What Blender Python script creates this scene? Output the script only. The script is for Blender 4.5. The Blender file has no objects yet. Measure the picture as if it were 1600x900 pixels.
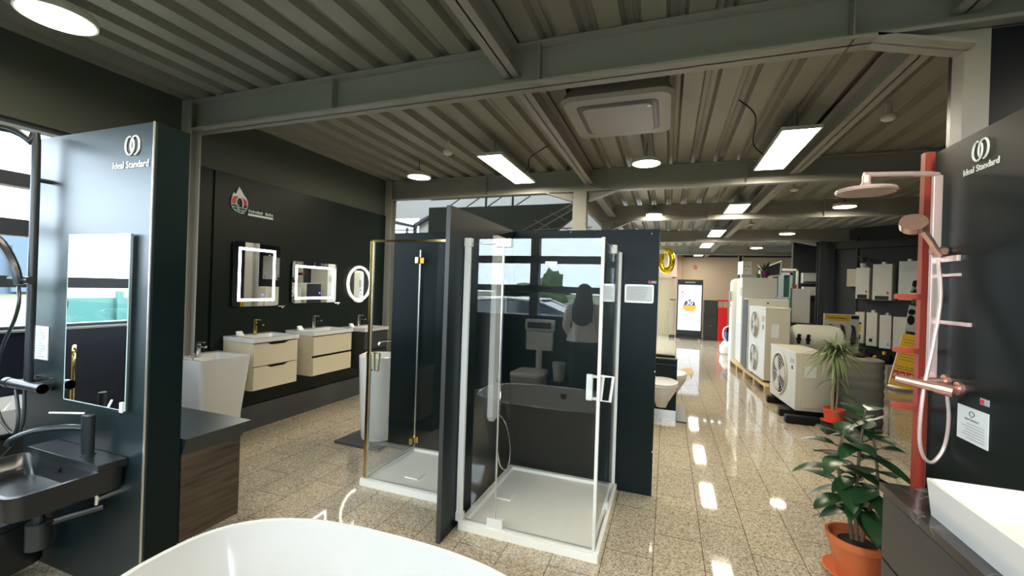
import bpy, bmesh, math, random
from mathutils import Vector, Matrix
random.seed(7)
PI = math.pi
SC = bpy.context.scene
COL = SC.collection

# ------------------------------------------------------------------ camera
cam_d = bpy.data.cameras.new('camera'); cam = bpy.data.objects.new('camera', cam_d); COL.objects.link(cam)
cam_d.sensor_width = 36.0; cam_d.lens = 671.0/1600*36.0; cam_d.clip_start = 0.03; cam_d.clip_end = 400
R = ((0.939656, 0.031491, -0.340668), (0.340484, 0.011209, 0.940184), (0.033426, -0.999441, -0.000189))
cam.matrix_world = Matrix(((R[0][0], -R[0][1], -R[0][2], 0.0), (R[1][0], -R[1][1], -R[1][2], 0.0),
                           (R[2][0], -R[2][1], -R[2][2], 1.6), (0, 0, 0, 1)))
SC.camera = cam

# ------------------------------------------------------------------ world, view
SC.view_settings.view_transform = 'Standard'
try: SC.view_settings.look = 'None'
except Exception: pass
SC.view_settings.gamma = 1.0
SC.view_settings.use_curve_mapping = False
SC.view_settings.exposure = 1.85
SKY_STRENGTH = 3.6
W = bpy.data.worlds.new('overcast_sky'); SC.world = W; W.use_nodes = True
wn = W.node_tree.nodes; wl = W.node_tree.links
for n in list(wn): wn.remove(n)
wo = wn.new('ShaderNodeOutputWorld'); wb = wn.new('ShaderNodeBackground'); wt = wn.new('ShaderNodeTexCoord')
wsx = wn.new('ShaderNodeSeparateXYZ'); wr = wn.new('ShaderNodeValToRGB')
wl.new(wt.outputs['Generated'], wsx.inputs[0]); wl.new(wsx.outputs['Z'], wr.inputs[0])
wr.color_ramp.elements[0].position = 0.0; wr.color_ramp.elements[0].color = (0.66, 0.80, 0.95, 1)
wr.color_ramp.elements[1].position = 0.6; wr.color_ramp.elements[1].color = (0.80, 0.92, 1.0, 1)
wl.new(wr.outputs[0], wb.inputs[0]); wb.inputs[1].default_value = SKY_STRENGTH; wl.new(wb.outputs[0], wo.inputs[0])
SC.cycles.max_bounces = 9; SC.cycles.transparent_max_bounces = 24; SC.cycles.glossy_bounces = 5
SC.cycles.diffuse_bounces = 5; SC.cycles.sample_clamp_indirect = 6.0
SC.cycles.caustics_reflective = False; SC.cycles.caustics_refractive = False

def portal(name, loc, rot, sx, sy):
    l = bpy.data.lights.new(name, 'AREA'); l.shape = 'RECTANGLE'; l.size = sx; l.size_y = sy
    o = bpy.data.objects.new(name, l); o.location = loc; o.rotation_euler = rot; COL.objects.link(o)
    l.cycles.is_portal = True
portal('sky_portal', (-4.32, 0.75, 1.92), (0, -PI/2, 0), 1.5, 3.6)
portal('sky_portal', (-0.6, -1.12, 1.92), (PI/2, 0, 0), 7.2, 1.5)

LAMP = 12.5        # emission of the ceiling fittings

# ------------------------------------------------------------------ materials
def nt(name):
    m = bpy.data.materials.new(name); m.use_nodes = True
    return m, m.node_tree.nodes, m.node_tree.links, m.node_tree.nodes['Principled BSDF']
def pm(name, c, rough=0.5, metal=0.0, spec=0.5, coat=0.0, var=0.0, scale=8.0, bump=0.0, emit=None, es=0.0, sub=0.0):
    m, n, l, b = nt(name)
    b.inputs['Base Color'].default_value = (c[0], c[1], c[2], 1); b.inputs['Roughness'].default_value = rough
    b.inputs['Metallic'].default_value = metal; b.inputs['Specular IOR Level'].default_value = spec
    b.inputs['Coat Weight'].default_value = coat; b.inputs['Coat Roughness'].default_value = 0.04
    if emit: b.inputs['Emission Color'].default_value = (*emit, 1); b.inputs['Emission Strength'].default_value = es
    t = n.new('ShaderNodeTexCoord'); no = n.new('ShaderNodeTexNoise'); no.inputs['Scale'].default_value = scale
    no.inputs['Detail'].default_value = 4
    l.new(t.outputs['Object'], no.inputs['Vector'])
    mx = n.new('ShaderNodeMix'); mx.data_type = 'RGBA'
    v = var if var else 0.03
    mx.inputs[6].default_value = (c[0]*(1-v), c[1]*(1-v), c[2]*(1-v), 1)
    mx.inputs[7].default_value = (min(1, c[0]*(1+v)), min(1, c[1]*(1+v)), min(1, c[2]*(1+v)), 1)
    l.new(no.outputs['Fac'], mx.inputs[0]); l.new(mx.outputs[2], b.inputs['Base Color'])
    if bump:
        bp = n.new('ShaderNodeBump'); bp.inputs['Strength'].default_value = bump; bp.inputs['Distance'].default_value = 0.01
        l.new(no.outputs['Fac'], bp.inputs['Height']); l.new(bp.outputs[0], b.inputs['Normal'])
    return m

M = {}
M['black_gloss'] = pm('black_gloss_acrylic', (0.006, 0.016, 0.018), 0.36, spec=0.8)
M['black_panel'] = pm('black_satin_board', (0.003, 0.009, 0.009), 0.36, spec=0.2)
M['navy_panel'] = pm('navy_black_board', (0.009, 0.011, 0.018), 0.33, spec=0.4)
M['wall_dark'] = pm('dark_grey_green_wall', (0.075, 0.088, 0.074), 0.6, var=0.05)
M['wall_grey'] = pm('dark_slate_wall', (0.040, 0.046, 0.055), 0.6, var=0.06)
M['clad'] = pm('black_green_cladding', (0.003, 0.009, 0.007), 0.4, spec=0.25)
M['steel'] = pm('painted_grey_steel', (0.33, 0.33, 0.31), 0.45, var=0.05)
M['steel_light'] = pm('pale_painted_steel', (0.25, 0.25, 0.22), 0.45)
M['deck'] = pm('grey_corrugated_deck', (0.27, 0.275, 0.235), 0.42, spec=0.5, var=0.08, scale=3)
M['white'] = pm('white_ceramic', (0.68, 0.68, 0.655), 0.12, spec=0.5, coat=0.3)
M['tub'] = pm('white_acrylic', (0.55, 0.55, 0.535), 0.10, coat=0.3)
M['tray'] = pm('white_stone_resin', (0.95, 0.95, 0.91), 0.4, var=0.03, scale=60)
M['cream'] = pm('cream_lacquer', (0.62, 0.55, 0.40), 0.35)
M['ivory'] = pm('ivory_painted_metal', (0.58, 0.56, 0.46), 0.4)
M['offwhite'] = pm('off_white_casing', (0.70, 0.70, 0.64), 0.35)
M['plastic_white'] = pm('white_plastic', (0.80, 0.80, 0.77), 0.3)
M['chrome'] = pm('chrome', (0.80, 0.80, 0.80), 0.08, metal=1)
M['alu'] = pm('brushed_aluminium', (0.68, 0.67, 0.63), 0.28, metal=0.8)
M['brass'] = pm('polished_brass', (0.72, 0.50, 0.18), 0.15, metal=1)
M['rose'] = pm('rose_gold_metal', (0.80, 0.50, 0.42), 0.25, metal=0.85)
M['rose_light'] = pm('pale_rose_metal', (0.88, 0.68, 0.64), 0.25, metal=0.5)
M['black_metal'] = pm('matt_black_metal', (0.018, 0.022, 0.024), 0.3, spec=0.6)
M['black_ceramic'] = pm('matt_black_ceramic', (0.010, 0.012, 0.013), 0.28, spec=0.6)
M['black'] = pm('black_rubber', (0.010, 0.010, 0.010), 0.6, spec=.2)
M['charcoal'] = pm('charcoal_lacquer', (0.035, 0.036, 0.034), 0.35)
M['red'] = pm('bright_red_plastic', (0.75, 0.012, 0.015), 0.4, emit=None)
M['redsteel'] = pm('red_painted_steel', (0.42, 0.060, 0.035), 0.45)
M['terracotta'] = pm('terracotta_plastic', (0.62, 0.16, 0.055), 0.45)
M['orange_pot'] = pm('red_orange_plastic', (0.70, 0.085, 0.035), 0.45)
M['soil'] = pm('potting_soil', (0.035, 0.022, 0.014), 0.9, var=0.5, scale=80, bump=0.8)
M['leaf'] = pm('dark_glossy_leaf', (0.018, 0.060, 0.022), 0.28, var=0.35, scale=5)
M['leaf_pale'] = pm('striped_green_leaf', (0.16, 0.21, 0.08), 0.4, var=0.4, scale=14)
M['stem'] = pm('brown_stem', (0.16, 0.11, 0.06), 0.7, var=0.3, scale=30)
M['tan_stem'] = pm('tan_cane', (0.36, 0.31, 0.20), 0.7, var=0.25, scale=30)
M['yellow'] = pm('yellow_print', (0.86, 0.52, 0.01), 0.5)
M['redprint'] = pm('red_print', (0.70, 0.02, 0.03), 0.5)
M['blackprint'] = pm('black_print', (0.015, 0.015, 0.015), 0.5)
M['greyprint'] = pm('grey_print', (0.42, 0.44, 0.45), 0.6)
M['greenprint'] = pm('green_print', (0.10, 0.22, 0.07), 0.6)
M['whiteprint'] = pm('white_print', (0.85, 0.88, 0.86), 0.5)
M['tealprint'] = pm('pale_teal_print', (0.45, 0.62, 0.60), 0.5)
M['orangeprint'] = pm('brick_red_print', (0.55, 0.07, 0.04), 0.5)
M['paper'] = pm('white_paper', (0.74, 0.77, 0.76), 0.7)
M['beige'] = pm('beige_wall', (0.50, 0.42, 0.32), 0.7, var=0.03)
M['pinkwall'] = pm('pale_pink_wall', (0.66, 0.52, 0.46), 0.7)
M['doorbeige'] = pm('beige_door', (0.46, 0.40, 0.29), 0.5)
M['hallwhite'] = pm('pale_grey_wall', (0.36, 0.355, 0.33), 0.7)
M['wrap'] = pm('grey_insulating_jacket', (0.20, 0.20, 0.17), 0.7, var=0.1)
M['navy'] = pm('blue_plastic', (0.01, 0.06, 0.22), 0.35)
M['purple'] = pm('purple_glaze', (0.16, 0.02, 0.14), 0.35)
M['gold'] = pm('gold_foil', (0.95, 0.66, 0.03), 0.16, metal=0.9)
M['greenglass'] = pm('green_frame', (0.05, 0.16, 0.13), 0.3)
M['paleblue'] = pm('pale_blue_frame', (0.55, 0.66, 0.74), 0.35)
M['skin'] = pm('skin', (0.55, 0.33, 0.24), 0.5)
M['hair'] = pm('dark_brown_hair', (0.03, 0.018, 0.012), 0.5, var=0.3, scale=40)
M['blouse'] = pm('white_blouse_cloth', (0.88, 0.87, 0.84), 0.8, bump=0.3, scale=12)
M['trousers'] = pm('black_trousers_cloth', (0.012, 0.012, 0.014), 0.8)
M['carpaint'] = pm('blue_grey_car_paint', (0.22, 0.27, 0.33), 0.25, coat=0.6)
M['carglass'] = pm('dark_car_glass', (0.05, 0.07, 0.08), 0.08, spec=0.8)
M['hedge'] = pm('hedge_green', (0.06, 0.10, 0.03), 0.9, var=0.4, scale=6, bump=0.6)
M['shed'] = pm('blue_grey_sheet_wall', (0.07, 0.10, 0.135), 0.7)
M['fence'] = pm('turquoise_sheet', (0.05, 0.17, 0.155), 0.5)
M['asphalt'] = pm('grey_gravel_yard', (0.11, 0.105, 0.085), 0.9, var=0.3, scale=2)
M['slate'] = pm('dark_slate_plinth', (0.06, 0.065, 0.068), 0.35)
M['screenframe'] = pm('black_kiosk_casing', (0.012, 0.014, 0.018), 0.3)
def emat(name, c, s):
    m = bpy.data.materials.new(name); m.use_nodes = True; n = m.node_tree.nodes; l = m.node_tree.links
    n.remove(n['Principled BSDF']); e = n.new('ShaderNodeEmission'); e.inputs[0].default_value = (*c, 1); e.inputs[1].default_value = s
    l.new(e.outputs[0], n['Material Output'].inputs[0]); return m
M['lamp'] = emat('lit_led_panel', (1.0, 0.89, 0.68), LAMP)
M['round_lamp'] = emat('lit_round_diffuser', (1.0, 0.88, 0.64), LAMP*1.1)
M['led'] = emat('lit_led_strip', (0.95, 0.97, 1.0), 2.6)
M['led_warm'] = emat('lit_warm_led_ring', (1.0, 0.93, 0.70), 2.4)
M['blue_led'] = emat('lit_blue_touch_button', (0.08, 0.05, 1.0), 2.0)
M['screen'] = emat('lit_screen', (0.80, 0.90, 1.0), 0.42)
M['screen_red'] = emat('lit_screen_pink_mark', (0.95, 0.35, 0.38), 0.3)
M['screen_dark'] = emat('lit_screen_dark_mark', (0.10, 0.11, 0.14), 0.3)
M['screen_gold'] = emat('lit_screen_gold_mark', (0.95, 0.55, 0.12), 0.34)
M['screen_grey'] = emat('lit_screen_grey_mark', (0.50, 0.58, 0.70), 0.3)

def glass_mat(name, tint, ior, boost=1.0):
    m = bpy.data.materials.new(name); m.use_nodes = True; n = m.node_tree.nodes; l = m.node_tree.links
    n.remove(n['Principled BSDF'])
    tr = n.new('ShaderNodeBsdfTransparent'); tr.inputs[0].default_value = (*tint, 1)
    gl = n.new('ShaderNodeBsdfGlossy'); gl.inputs['Roughness'].default_value = 0.0
    gl.inputs['Color'].default_value = (boost, boost, boost, 1)
    fr = n.new('ShaderNodeFresnel')
    ge = n.new('ShaderNodeNewGeometry'); ma = n.new('ShaderNodeMath'); ma.operation = 'MULTIPLY_ADD'   # same reflectance from either side
    l.new(ge.outputs['Backfacing'], ma.inputs[0]); ma.inputs[1].default_value = 1/ior-ior; ma.inputs[2].default_value = ior; l.new(ma.outputs[0], fr.inputs['IOR'])
    mx = n.new('ShaderNodeMixShader'); l.new(fr.outputs[0], mx.inputs[0]); l.new(tr.outputs[0], mx.inputs[1])
    l.new(gl.outputs[0], mx.inputs[2]); l.new(mx.outputs[0], n['Material Output'].inputs[0]); return m
M['glass'] = glass_mat('clear_shower_glass', (0.99, 0.997, 0.993), 1.6)
M['window_glass'] = glass_mat('window_glass', (0.97, 0.98, 0.98), 1.5)
def mirror_mat():
    m, n, l, b = nt('silvered_mirror'); b.inputs['Base Color'].default_value = (0.86, 0.88, 0.88, 1)
    b.inputs['Metallic'].default_value = 1; b.inputs['Roughness'].default_value = 0.01; return m
M['mirror'] = mirror_mat()

def floor_mat():
    m, n, l, b = nt('polished_granite_tiles')
    t = n.new('ShaderNodeTexCoord')
    mp = n.new('ShaderNodeMapping'); mp.inputs['Rotation'].default_value = (0, 0, PI/2); mp.inputs['Location'].default_value = (0.03, -0.255, 0)
    l.new(t.outputs['Object'], mp.inputs[0])
    br = n.new('ShaderNodeTexBrick'); br.offset = 0.5; br.inputs['Scale'].default_value = 1.0
    br.inputs['Mortar Size'].default_value = 0.003; br.inputs['Mortar Smooth'].default_value = 0.1
    br.inputs['Brick Width'].default_value = 0.60; br.inputs['Row Height'].default_value = 0.286
    br.inputs['Color1'].default_value = (0.96, 0.96, 0.96, 1); br.inputs['Color2'].default_value = (1.06, 1.04, 1.0, 1)
    br.inputs['Mortar'].default_value = (0.38, 0.35, 0.30, 1)
    l.new(mp.outputs[0], br.inputs['Vector'])
    vo = n.new('ShaderNodeTexVoronoi'); vo.inputs['Scale'].default_value = 115; l.new(t.outputs['Object'], vo.inputs['Vector'])
    no = n.new('ShaderNodeTexNoise'); no.inputs['Scale'].default_value = 80; no.inputs['Detail'].default_value = 5
    l.new(t.outputs['Object'], no.inputs['Vector'])
    sep = n.new('ShaderNodeSeparateColor'); l.new(vo.outputs['Color'], sep.inputs[0])
    add = n.new('ShaderNodeMath'); add.operation = 'MULTIPLY_ADD'; l.new(no.outputs['Fac'], add.inputs[0]); add.inputs[1].default_value = 0.9
    ml = n.new('ShaderNodeMath'); ml.operation = 'MULTIPLY'; l.new(sep.outputs[0], ml.inputs[0]); ml.inputs[1].default_value = 0.55
    l.new(ml.outputs[0], add.inputs[2])
    r = n.new('ShaderNodeValToRGB'); cr = r.color_ramp
    cr.elements[0].position = 0.36; cr.elements[0].color = (0.19, 0.155, 0.11, 1)
    cr.elements[1].position = 1.0; cr.elements[1].color = (0.62, 0.56, 0.46, 1)
    e = cr.elements.new(0.55); e.color = (0.34, 0.285, 0.205, 1)
    e = cr.elements.new(0.75); e.color = (0.48, 0.415, 0.315, 1)
    l.new(add.outputs[0], r.inputs[0])
    mx = n.new('ShaderNodeMix'); mx.data_type = 'RGBA'; mx.blend_type = 'MULTIPLY'; mx.inputs[0].default_value = 1
    l.new(r.outputs[0], mx.inputs[6]); l.new(br.outputs['Color'], mx.inputs[7]); l.new(mx.outputs[2], b.inputs['Base Color'])
    b.inputs['Roughness'].default_value = 0.045; b.inputs['Specular IOR Level'].default_value = 0.75
    return m
M['floor'] = floor_mat()
def wood_mat():
    m, n, l, b = nt('dark_oak_veneer'); t = n.new('ShaderNodeTexCoord'); mp = n.new('ShaderNodeMapping')
    mp.inputs['Scale'].default_value = (3, 2.0, 26); l.new(t.outputs['Object'], mp.inputs[0])
    no = n.new('ShaderNodeTexNoise'); no.inputs['Scale'].default_value = 1.6; no.inputs['Detail'].default_value = 6
    l.new(mp.outputs[0], no.inputs['Vector']); r = n.new('ShaderNodeValToRGB')
    r.color_ramp.elements[0].position = 0.3; r.color_ramp.elements[0].color = (0.028, 0.018, 0.011, 1)
    r.color_ramp.elements[1].position = 0.75; r.color_ramp.elements[1].color = (0.105, 0.072, 0.045, 1)
    l.new(no.outputs[0], r.inputs[0]); l.new(r.outputs[0], b.inputs['Base Color']); b.inputs['Roughness'].default_value = 0.45; return m
M['wood'] = wood_mat()
def pallet_mat():
    m = pm('pale_pine', (0.62, 0.44, 0.22), 0.7, var=0.2, scale=10); return m
M['pine'] = pallet_mat()
def marble_mat():
    m, n, l, b = nt('black_veined_marble'); t = n.new('ShaderNodeTexCoord')
    no = n.new('ShaderNodeTexNoise'); no.inputs['Scale'].default_value = 2.2; no.inputs['Detail'].default_value = 3; no.inputs['Distortion'].default_value = 1.5
    l.new(t.outputs['Object'], no.inputs['Vector'])
    s = n.new('ShaderNodeMath'); s.operation = 'SUBTRACT'; l.new(no.outputs[0], s.inputs[0]); s.inputs[1].default_value = 0.5
    a = n.new('ShaderNodeMath'); a.operation = 'ABSOLUTE'; l.new(s.outputs[0], a.inputs[0])
    r = n.new('ShaderNodeValToRGB'); r.color_ramp.elements[0].position = 0.0; r.color_ramp.elements[0].color = (0.13, 0.12, 0.11, 1)
    r.color_ramp.elements[1].position = 0.006; r.color_ramp.elements[1].color = (0.028, 0.026, 0.026, 1)
    l.new(a.outputs[0], r.inputs[0]); l.new(r.outputs[0], b.inputs['Base Color']); b.inputs['Roughness'].default_value = 0.15; return m
M['marble'] = marble_mat()
def grass_mat():
    m, n, l, b = nt('field_grass'); t = n.new('ShaderNodeTexCoord'); no = n.new('ShaderNodeTexNoise')
    no.inputs['Scale'].default_value = 0.25; no.inputs['Detail'].default_value = 8; l.new(t.outputs['Object'], no.inputs['Vector'])
    r = n.new('ShaderNodeValToRGB'); r.color_ramp.elements[0].position = 0.35; r.color_ramp.elements[0].color = (0.045, 0.075, 0.018, 1)
    r.color_ramp.elements[1].position = 0.65; r.color_ramp.elements[1].color = (0.16, 0.15, 0.07, 1)
    l.new(no.outputs[0], r.inputs[0]); l.new(r.outputs[0], b.inputs['Base Color']); b.inputs['Roughness'].default_value = 0.95; return m
M['grass'] = grass_mat()

# ------------------------------------------------------------------ geometry helpers
class MB:
    def __init__(s): s.bm = bmesh.new()
    def _new(s, verts, mat):
        bmesh.ops.transform(s.bm, matrix=mat, verts=verts)
    def box(s, x0, x1, y0, y1, z0, z1, bev=0.0, seg=2, rz=0.0):
        b = bmesh.new(); bmesh.ops.create_cube(b, size=1.0)
        bmesh.ops.scale(b, vec=(abs(x1-x0), abs(y1-y0), abs(z1-z0)), verts=b.verts)
        if bev: bmesh.ops.bevel(b, geom=b.edges[:], offset=bev, segments=seg, profile=0.5, affect='EDGES')
        if rz: bmesh.ops.rotate(b, cent=(0, 0, 0), matrix=Matrix.Rotation(rz, 3, 'Z'), verts=b.verts)
        bmesh.ops.translate(b, vec=((x0+x1)/2, (y0+y1)/2, (z0+z1)/2), verts=b.verts)
        s.merge(b); return s
    def merge(s, b):
        me = bpy.data.meshes.new('tmp'); b.to_mesh(me); b.free(); s.bm.from_mesh(me); bpy.data.meshes.remove(me)
    def cyl(s, p0, p1, r, r2=None, seg=20, cap=True):
        p0 = Vector(p0); p1 = Vector(p1); d = p1-p0; b = bmesh.new()
        bmesh.ops.create_cone(b, cap_ends=cap, segments=seg, radius1=r, radius2=r if r2 is None else r2, depth=d.length)
        q = d.to_track_quat('Z', 'Y').to_matrix().to_4x4()
        bmesh.ops.transform(b, matrix=Matrix.Translation((p0+p1)/2) @ q, verts=b.verts); s.merge(b); return s
    def sph(s, c, r, sc=(1, 1, 1), u=16, v=10):
        b = bmesh.new(); bmesh.ops.create_uvsphere(b, u_segments=u, v_segments=v, radius=r)
        bmesh.ops.scale(b, vec=sc, verts=b.verts); bmesh.ops.translate(b, vec=c, verts=b.verts); s.merge(b); return s
    def tube(s, pts, r, seg=10, smooth_n=0, rad=None):
        P = [Vector(p) for p in pts]
        if smooth_n:
            Q = []
            for i in range(len(P)-1):
                a = P[max(i-1, 0)]; b_ = P[i]; c = P[i+1]; d = P[min(i+2, len(P)-1)]
                for k in range(smooth_n):
                    t = k/smooth_n
                    Q.append(0.5*((2*b_)+(-a+c)*t+(2*a-5*b_+4*c-d)*t*t+(-a+3*b_-3*c+d)*t**3))
            Q.append(P[-1]); P = Q
        bm = s.bm; rings = []; up = Vector((0, 0, 1)); prev = None
        for i, p in enumerate(P):
            t = (P[min(i+1, len(P)-1)]-P[max(i-1, 0)]).normalized()
            if prev is None:
                a = t.orthogonal().normalized()
            else:
                a = (prev - t*prev.dot(t)); a = a.normalized() if a.length > 1e-6 else t.orthogonal().normalized()
            prev = a; b_ = t.cross(a)
            rr = r if rad is None else r*(rad[0]+(rad[1]-rad[0])*i/(len(P)-1))
            rings.append([bm.verts.new(p+rr*(math.cos(2*PI*k/seg)*a+math.sin(2*PI*k/seg)*b_)) for k in range(seg)])
        for i in range(len(rings)-1):
            for k in range(seg):
                bm.faces.new((rings[i][k], rings[i][(k+1) % seg], rings[i+1][(k+1) % seg], rings[i+1][k]))
        bm.faces.new(rings[0][::-1]); bm.faces.new(rings[-1]); return s
    def loft(s, rings, cap0=True, cap1=True, closed=True):
        bm = s.bm; V = [[bm.verts.new(p) for p in r] for r in rings]; n = len(V[0])
        for i in range(len(V)-1):
            for k in range(n if closed else n-1):
                bm.faces.new((V[i][k], V[i][(k+1) % n], V[i+1][(k+1) % n], V[i+1][k]))
        if cap0: bm.faces.new(V[0][::-1])
        if cap1: bm.faces.new(V[-1])
        return s
    def lathe(s, prof, c, seg=32, sx=1, sy=1):
        return s.loft([[(c[0]+r*sx*math.cos(2*PI*k/seg), c[1]+r*sy*math.sin(2*PI*k/seg), c[2]+z) for k in range(seg)] for r, z in prof])
    def prism(s, poly, axis, a, b):
        def P(u, v, w): return {'x': (w, u, v), 'y': (u, w, v), 'z': (u, v, w)}[axis]
        return s.loft([[P(u, v, a) for u, v in poly], [P(u, v, b) for u, v in poly]])
    def build(s, name, mat, parent=None, smooth=None, mod=None):
        bm = s.bm; bmesh.ops.recalc_face_normals(bm, faces=bm.faces[:])
        me = bpy.data.meshes.new(name)
        if smooth is None: smooth = 35
        if smooth:
            lim = math.radians(smooth)
            for f in bm.faces: f.smooth = True
            for e in bm.edges:
                if len(e.link_faces) == 2:
                    if e.calc_face_angle(0) > lim: e.smooth = False
                else: e.smooth = False
        bm.to_mesh(me); bm.free()
        me.materials.append(M[mat] if isinstance(mat, str) else mat)
        o = bpy.data.objects.new(name, me); COL.objects.link(o); o.parent = parent
        if smooth and len(me.polygons) < 3000:
            w = o.modifiers.new('weighted_normal', 'WEIGHTED_NORMAL'); w.keep_sharp = True; w.weight = 100
        return o

def tag(o, label=None, cat=None, group=None, kind=None):
    if label: o['label'] = label
    if cat: o['category'] = cat
    if group: o['group'] = group
    if kind: o['kind'] = kind
    return o
KIDS = {}
def all_meshes(o):
    out = []
    for c in o.children: out.append(c); out += all_meshes(c)
    return out
def thing(name, label, cat, group=None):
    o = bpy.data.objects.new(name, None); o.empty_display_size = 0.1; COL.objects.link(o); tag(o, label, cat, group); TH.append(o); return o
TH = []
def settle(o):
    """move the origin to the base of the thing; all of it was built in world coordinates"""
    ms = ([o] if o.type == 'MESH' else []) + [c for c in all_meshes(o)]
    lo = Vector((1e9,)*3); hi = Vector((-1e9,)*3)
    for m in ms:
        for v in m.data.vertices:
            for k in range(3): lo[k] = min(lo[k], v.co[k]); hi[k] = max(hi[k], v.co[k])
    b = Vector(((lo[0]+hi[0])/2, (lo[1]+hi[1])/2, lo[2]))
    for m in ms: m.data.transform(Matrix.Translation(-b))
    o.location = b
    if o in TH: TH.remove(o)
    return o
def single(o, label, cat, group=None, kind=None):
    tag(o, label, cat, group, kind); TH.append(o); return o
def struct(o, label=None):
    o['kind'] = 'structure'
    if label: o['label'] = label
    return o
def copy_tree(o, parent=None):
    c = o.copy(); COL.objects.link(c); c.parent = parent
    for ch in list(o.children): copy_tree(ch, c)
    return c
def dup(src, loc, rz=None, label=None, scale=None):
    c = copy_tree(src); c.location = loc
    if rz is not None: c.rotation_euler = (0, 0, rz)
    if label: c['label'] = label
    if scale: c.scale = scale
    return c
def text(name, s, size, mat, parent, plane, pos, align='CENTER', ext=0.001, sx=1.0, bold=0.0):
    """plane: '-y' faces the camera side, '-x' faces left, '+x' faces right"""
    cu = bpy.data.curves.new('lettering', 'FONT'); cu.body = s; cu.size = size; cu.align_x = align; cu.extrude = ext; cu.offset = bold
    cu.resolution_u = 3
    tmp = bpy.data.objects.new('tmp', cu); COL.objects.link(tmp)
    dg = bpy.context.evaluated_depsgraph_get(); me = bpy.data.meshes.new_from_object(tmp.evaluated_get(dg)); bpy.data.objects.remove(tmp)
    bpy.data.curves.remove(cu)
    R3 = {'-y': Matrix.Rotation(PI/2, 4, 'X'), '-x': Matrix.Rotation(-PI/2, 4, 'Z') @ Matrix.Rotation(PI/2, 4, 'X'),
          '+x': Matrix.Rotation(PI/2, 4, 'Z') @ Matrix.Rotation(PI/2, 4, 'X')}[plane]
    me.transform(Matrix.Translation(pos) @ R3 @ Matrix.Diagonal((sx, 1, 1, 1)))
    me.materials.clear(); me.materials.append(M[mat] if isinstance(mat, str) else mat)
    o = bpy.data.objects.new(name, me); COL.objects.link(o); o.parent = parent; return o
def rings(cx, cz, r, y, axis='y', sq=0.8, w=0.006, a0=0, a1=2*PI):
    """centre line points of an open ring mark"""
    pts = []
    for k in range(25):
        a = a0+(a1-a0)*k/24
        u = cx+r*sq*math.cos(a); v = cz+r*math.sin(a)
        pts.append((u, y, v) if axis == 'y' else (y, u, v))
    return pts

# ================================================================== SETTING
XL, YF, YB, ZD = -4.17, -1.0, 18.0, 3.2
b = MB(); b.box(-12.2, 8, -1.15, 18.2, -0.12, 0); struct(b.build('floor', 'floor'), 'polished speckled beige granite tile floor')

# window walls: left (x = XL) and front (y = YF)
SILL, WTOP = 1.2, 2.635
b = MB()
b.box(XL-0.22, XL, -1.2, 5.75, WTOP, 3.6)
b.box(XL-0.22, XL, 2.55, 5.75, SILL, WTOP); b.box(XL-0.22, XL, -1.2, -0.95, SILL, WTOP)
struct(b.build('wall_left', 'wall_dark'), 'dark grey green side wall with the long window')
b = MB(); b.box(XL-0.22, XL, -1.2, 5.75, 0, SILL); struct(b.build('wall_left', 'navy_panel'), 'near black wall below the long window')
b = MB()
b.box(XL, 4.2, YF-0.22, YF, WTOP, 3.6)
b.box(3.05, 4.2, YF-0.22, YF, 1.18, WTOP)
struct(b.build('wall_front', 'wall_dark'))
b = MB(); b.box(XL, 4.2, YF-0.22, YF, 0, 1.18); struct(b.build('wall_front', 'navy_panel'))

def window(idx, x_const, rng, verticals, axis):
    fr = MB(); lo, hi = rng; d0, d1 = x_const-0.16, x_const-0.04
    bands = [(1.17, 1.22), (1.49, 1.57), (1.845, 1.96), (2.185, 2.28), (2.60, 2.66)] if axis == 'x' else \
            [(1.16, 1.20), (1.55, 1.645), (1.985, 2.095), (2.60, 2.66)]
    for z0, z1 in bands:
        if axis == 'x': fr.box(d0, d1, 0.98 if z0 > 1.7 and z0 < 2.5 else lo, hi, z0, z1)
        else: fr.box(lo, hi, d0, d1, z0, z1)
    for v in verticals:
        if axis == 'x': fr.box(d0, d1, v-0.06, v+0.06, 1.17, 2.66)
        else: fr.box(v-0.065, v+0.065, d0, d1, 1.17, 2.66)
    f = fr.build('window_%d' % idx, 'wall_grey'); struct(f, 'dark framed window band looking out on the field')
    g = MB()
    if axis == 'x': g.box(x_const-0.105, x_const-0.095, lo, hi, 1.18, 2.64)
    else: g.box(lo, hi, x_const-0.105, x_const-0.095, 1.18, 2.64)
    g.build('window_pane', 'window_glass', f); return f
window(1, XL, (-0.95, 2.55), [-0.95, 2.52], 'x')
window(2, YF, (XL, 3.05), [-4.1, -1.9, 0.3, 2.98], 'y')
b = MB(); b.box(XL, XL+0.03, 0.2, 2.5, 1.185, 1.2); struct(b.build('window_sill', 'steel_light'))

# corrugated ceiling deck: one profile extruded along Y
def deck(x0, x1, y0, y1, z, name):
    prof = []; x = x0; p = 0.255
    while x < x1:
        prof += [(x, z), (x+0.135, z), (x+0.155, z+0.055), (x+0.188, z+0.055), (x+0.192, z+0.048), (x+0.202, z+0.048), (x+0.206, z+0.055), (x+0.235, z+0.055)]
        x += p
    bm = MB(); prof = [q for q in prof if q[0] < x1]
    bm.loft([[(u, y0, v) for u, v in prof], [(u, y1, v) for u, v in prof]], False, False, closed=False)
    bm.box(x0, x1, y0, y1, z+0.09, z+0.14)
    return struct(bm.build(name, 'deck', smooth=10), 'corrugated grey metal ceiling deck')
deck(XL-0.1, 8.0, -1.2, 5.82, ZD, 'ceiling')
deck(-1.25, 8.0, 5.82, 18.1, ZD, 'ceiling')

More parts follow.
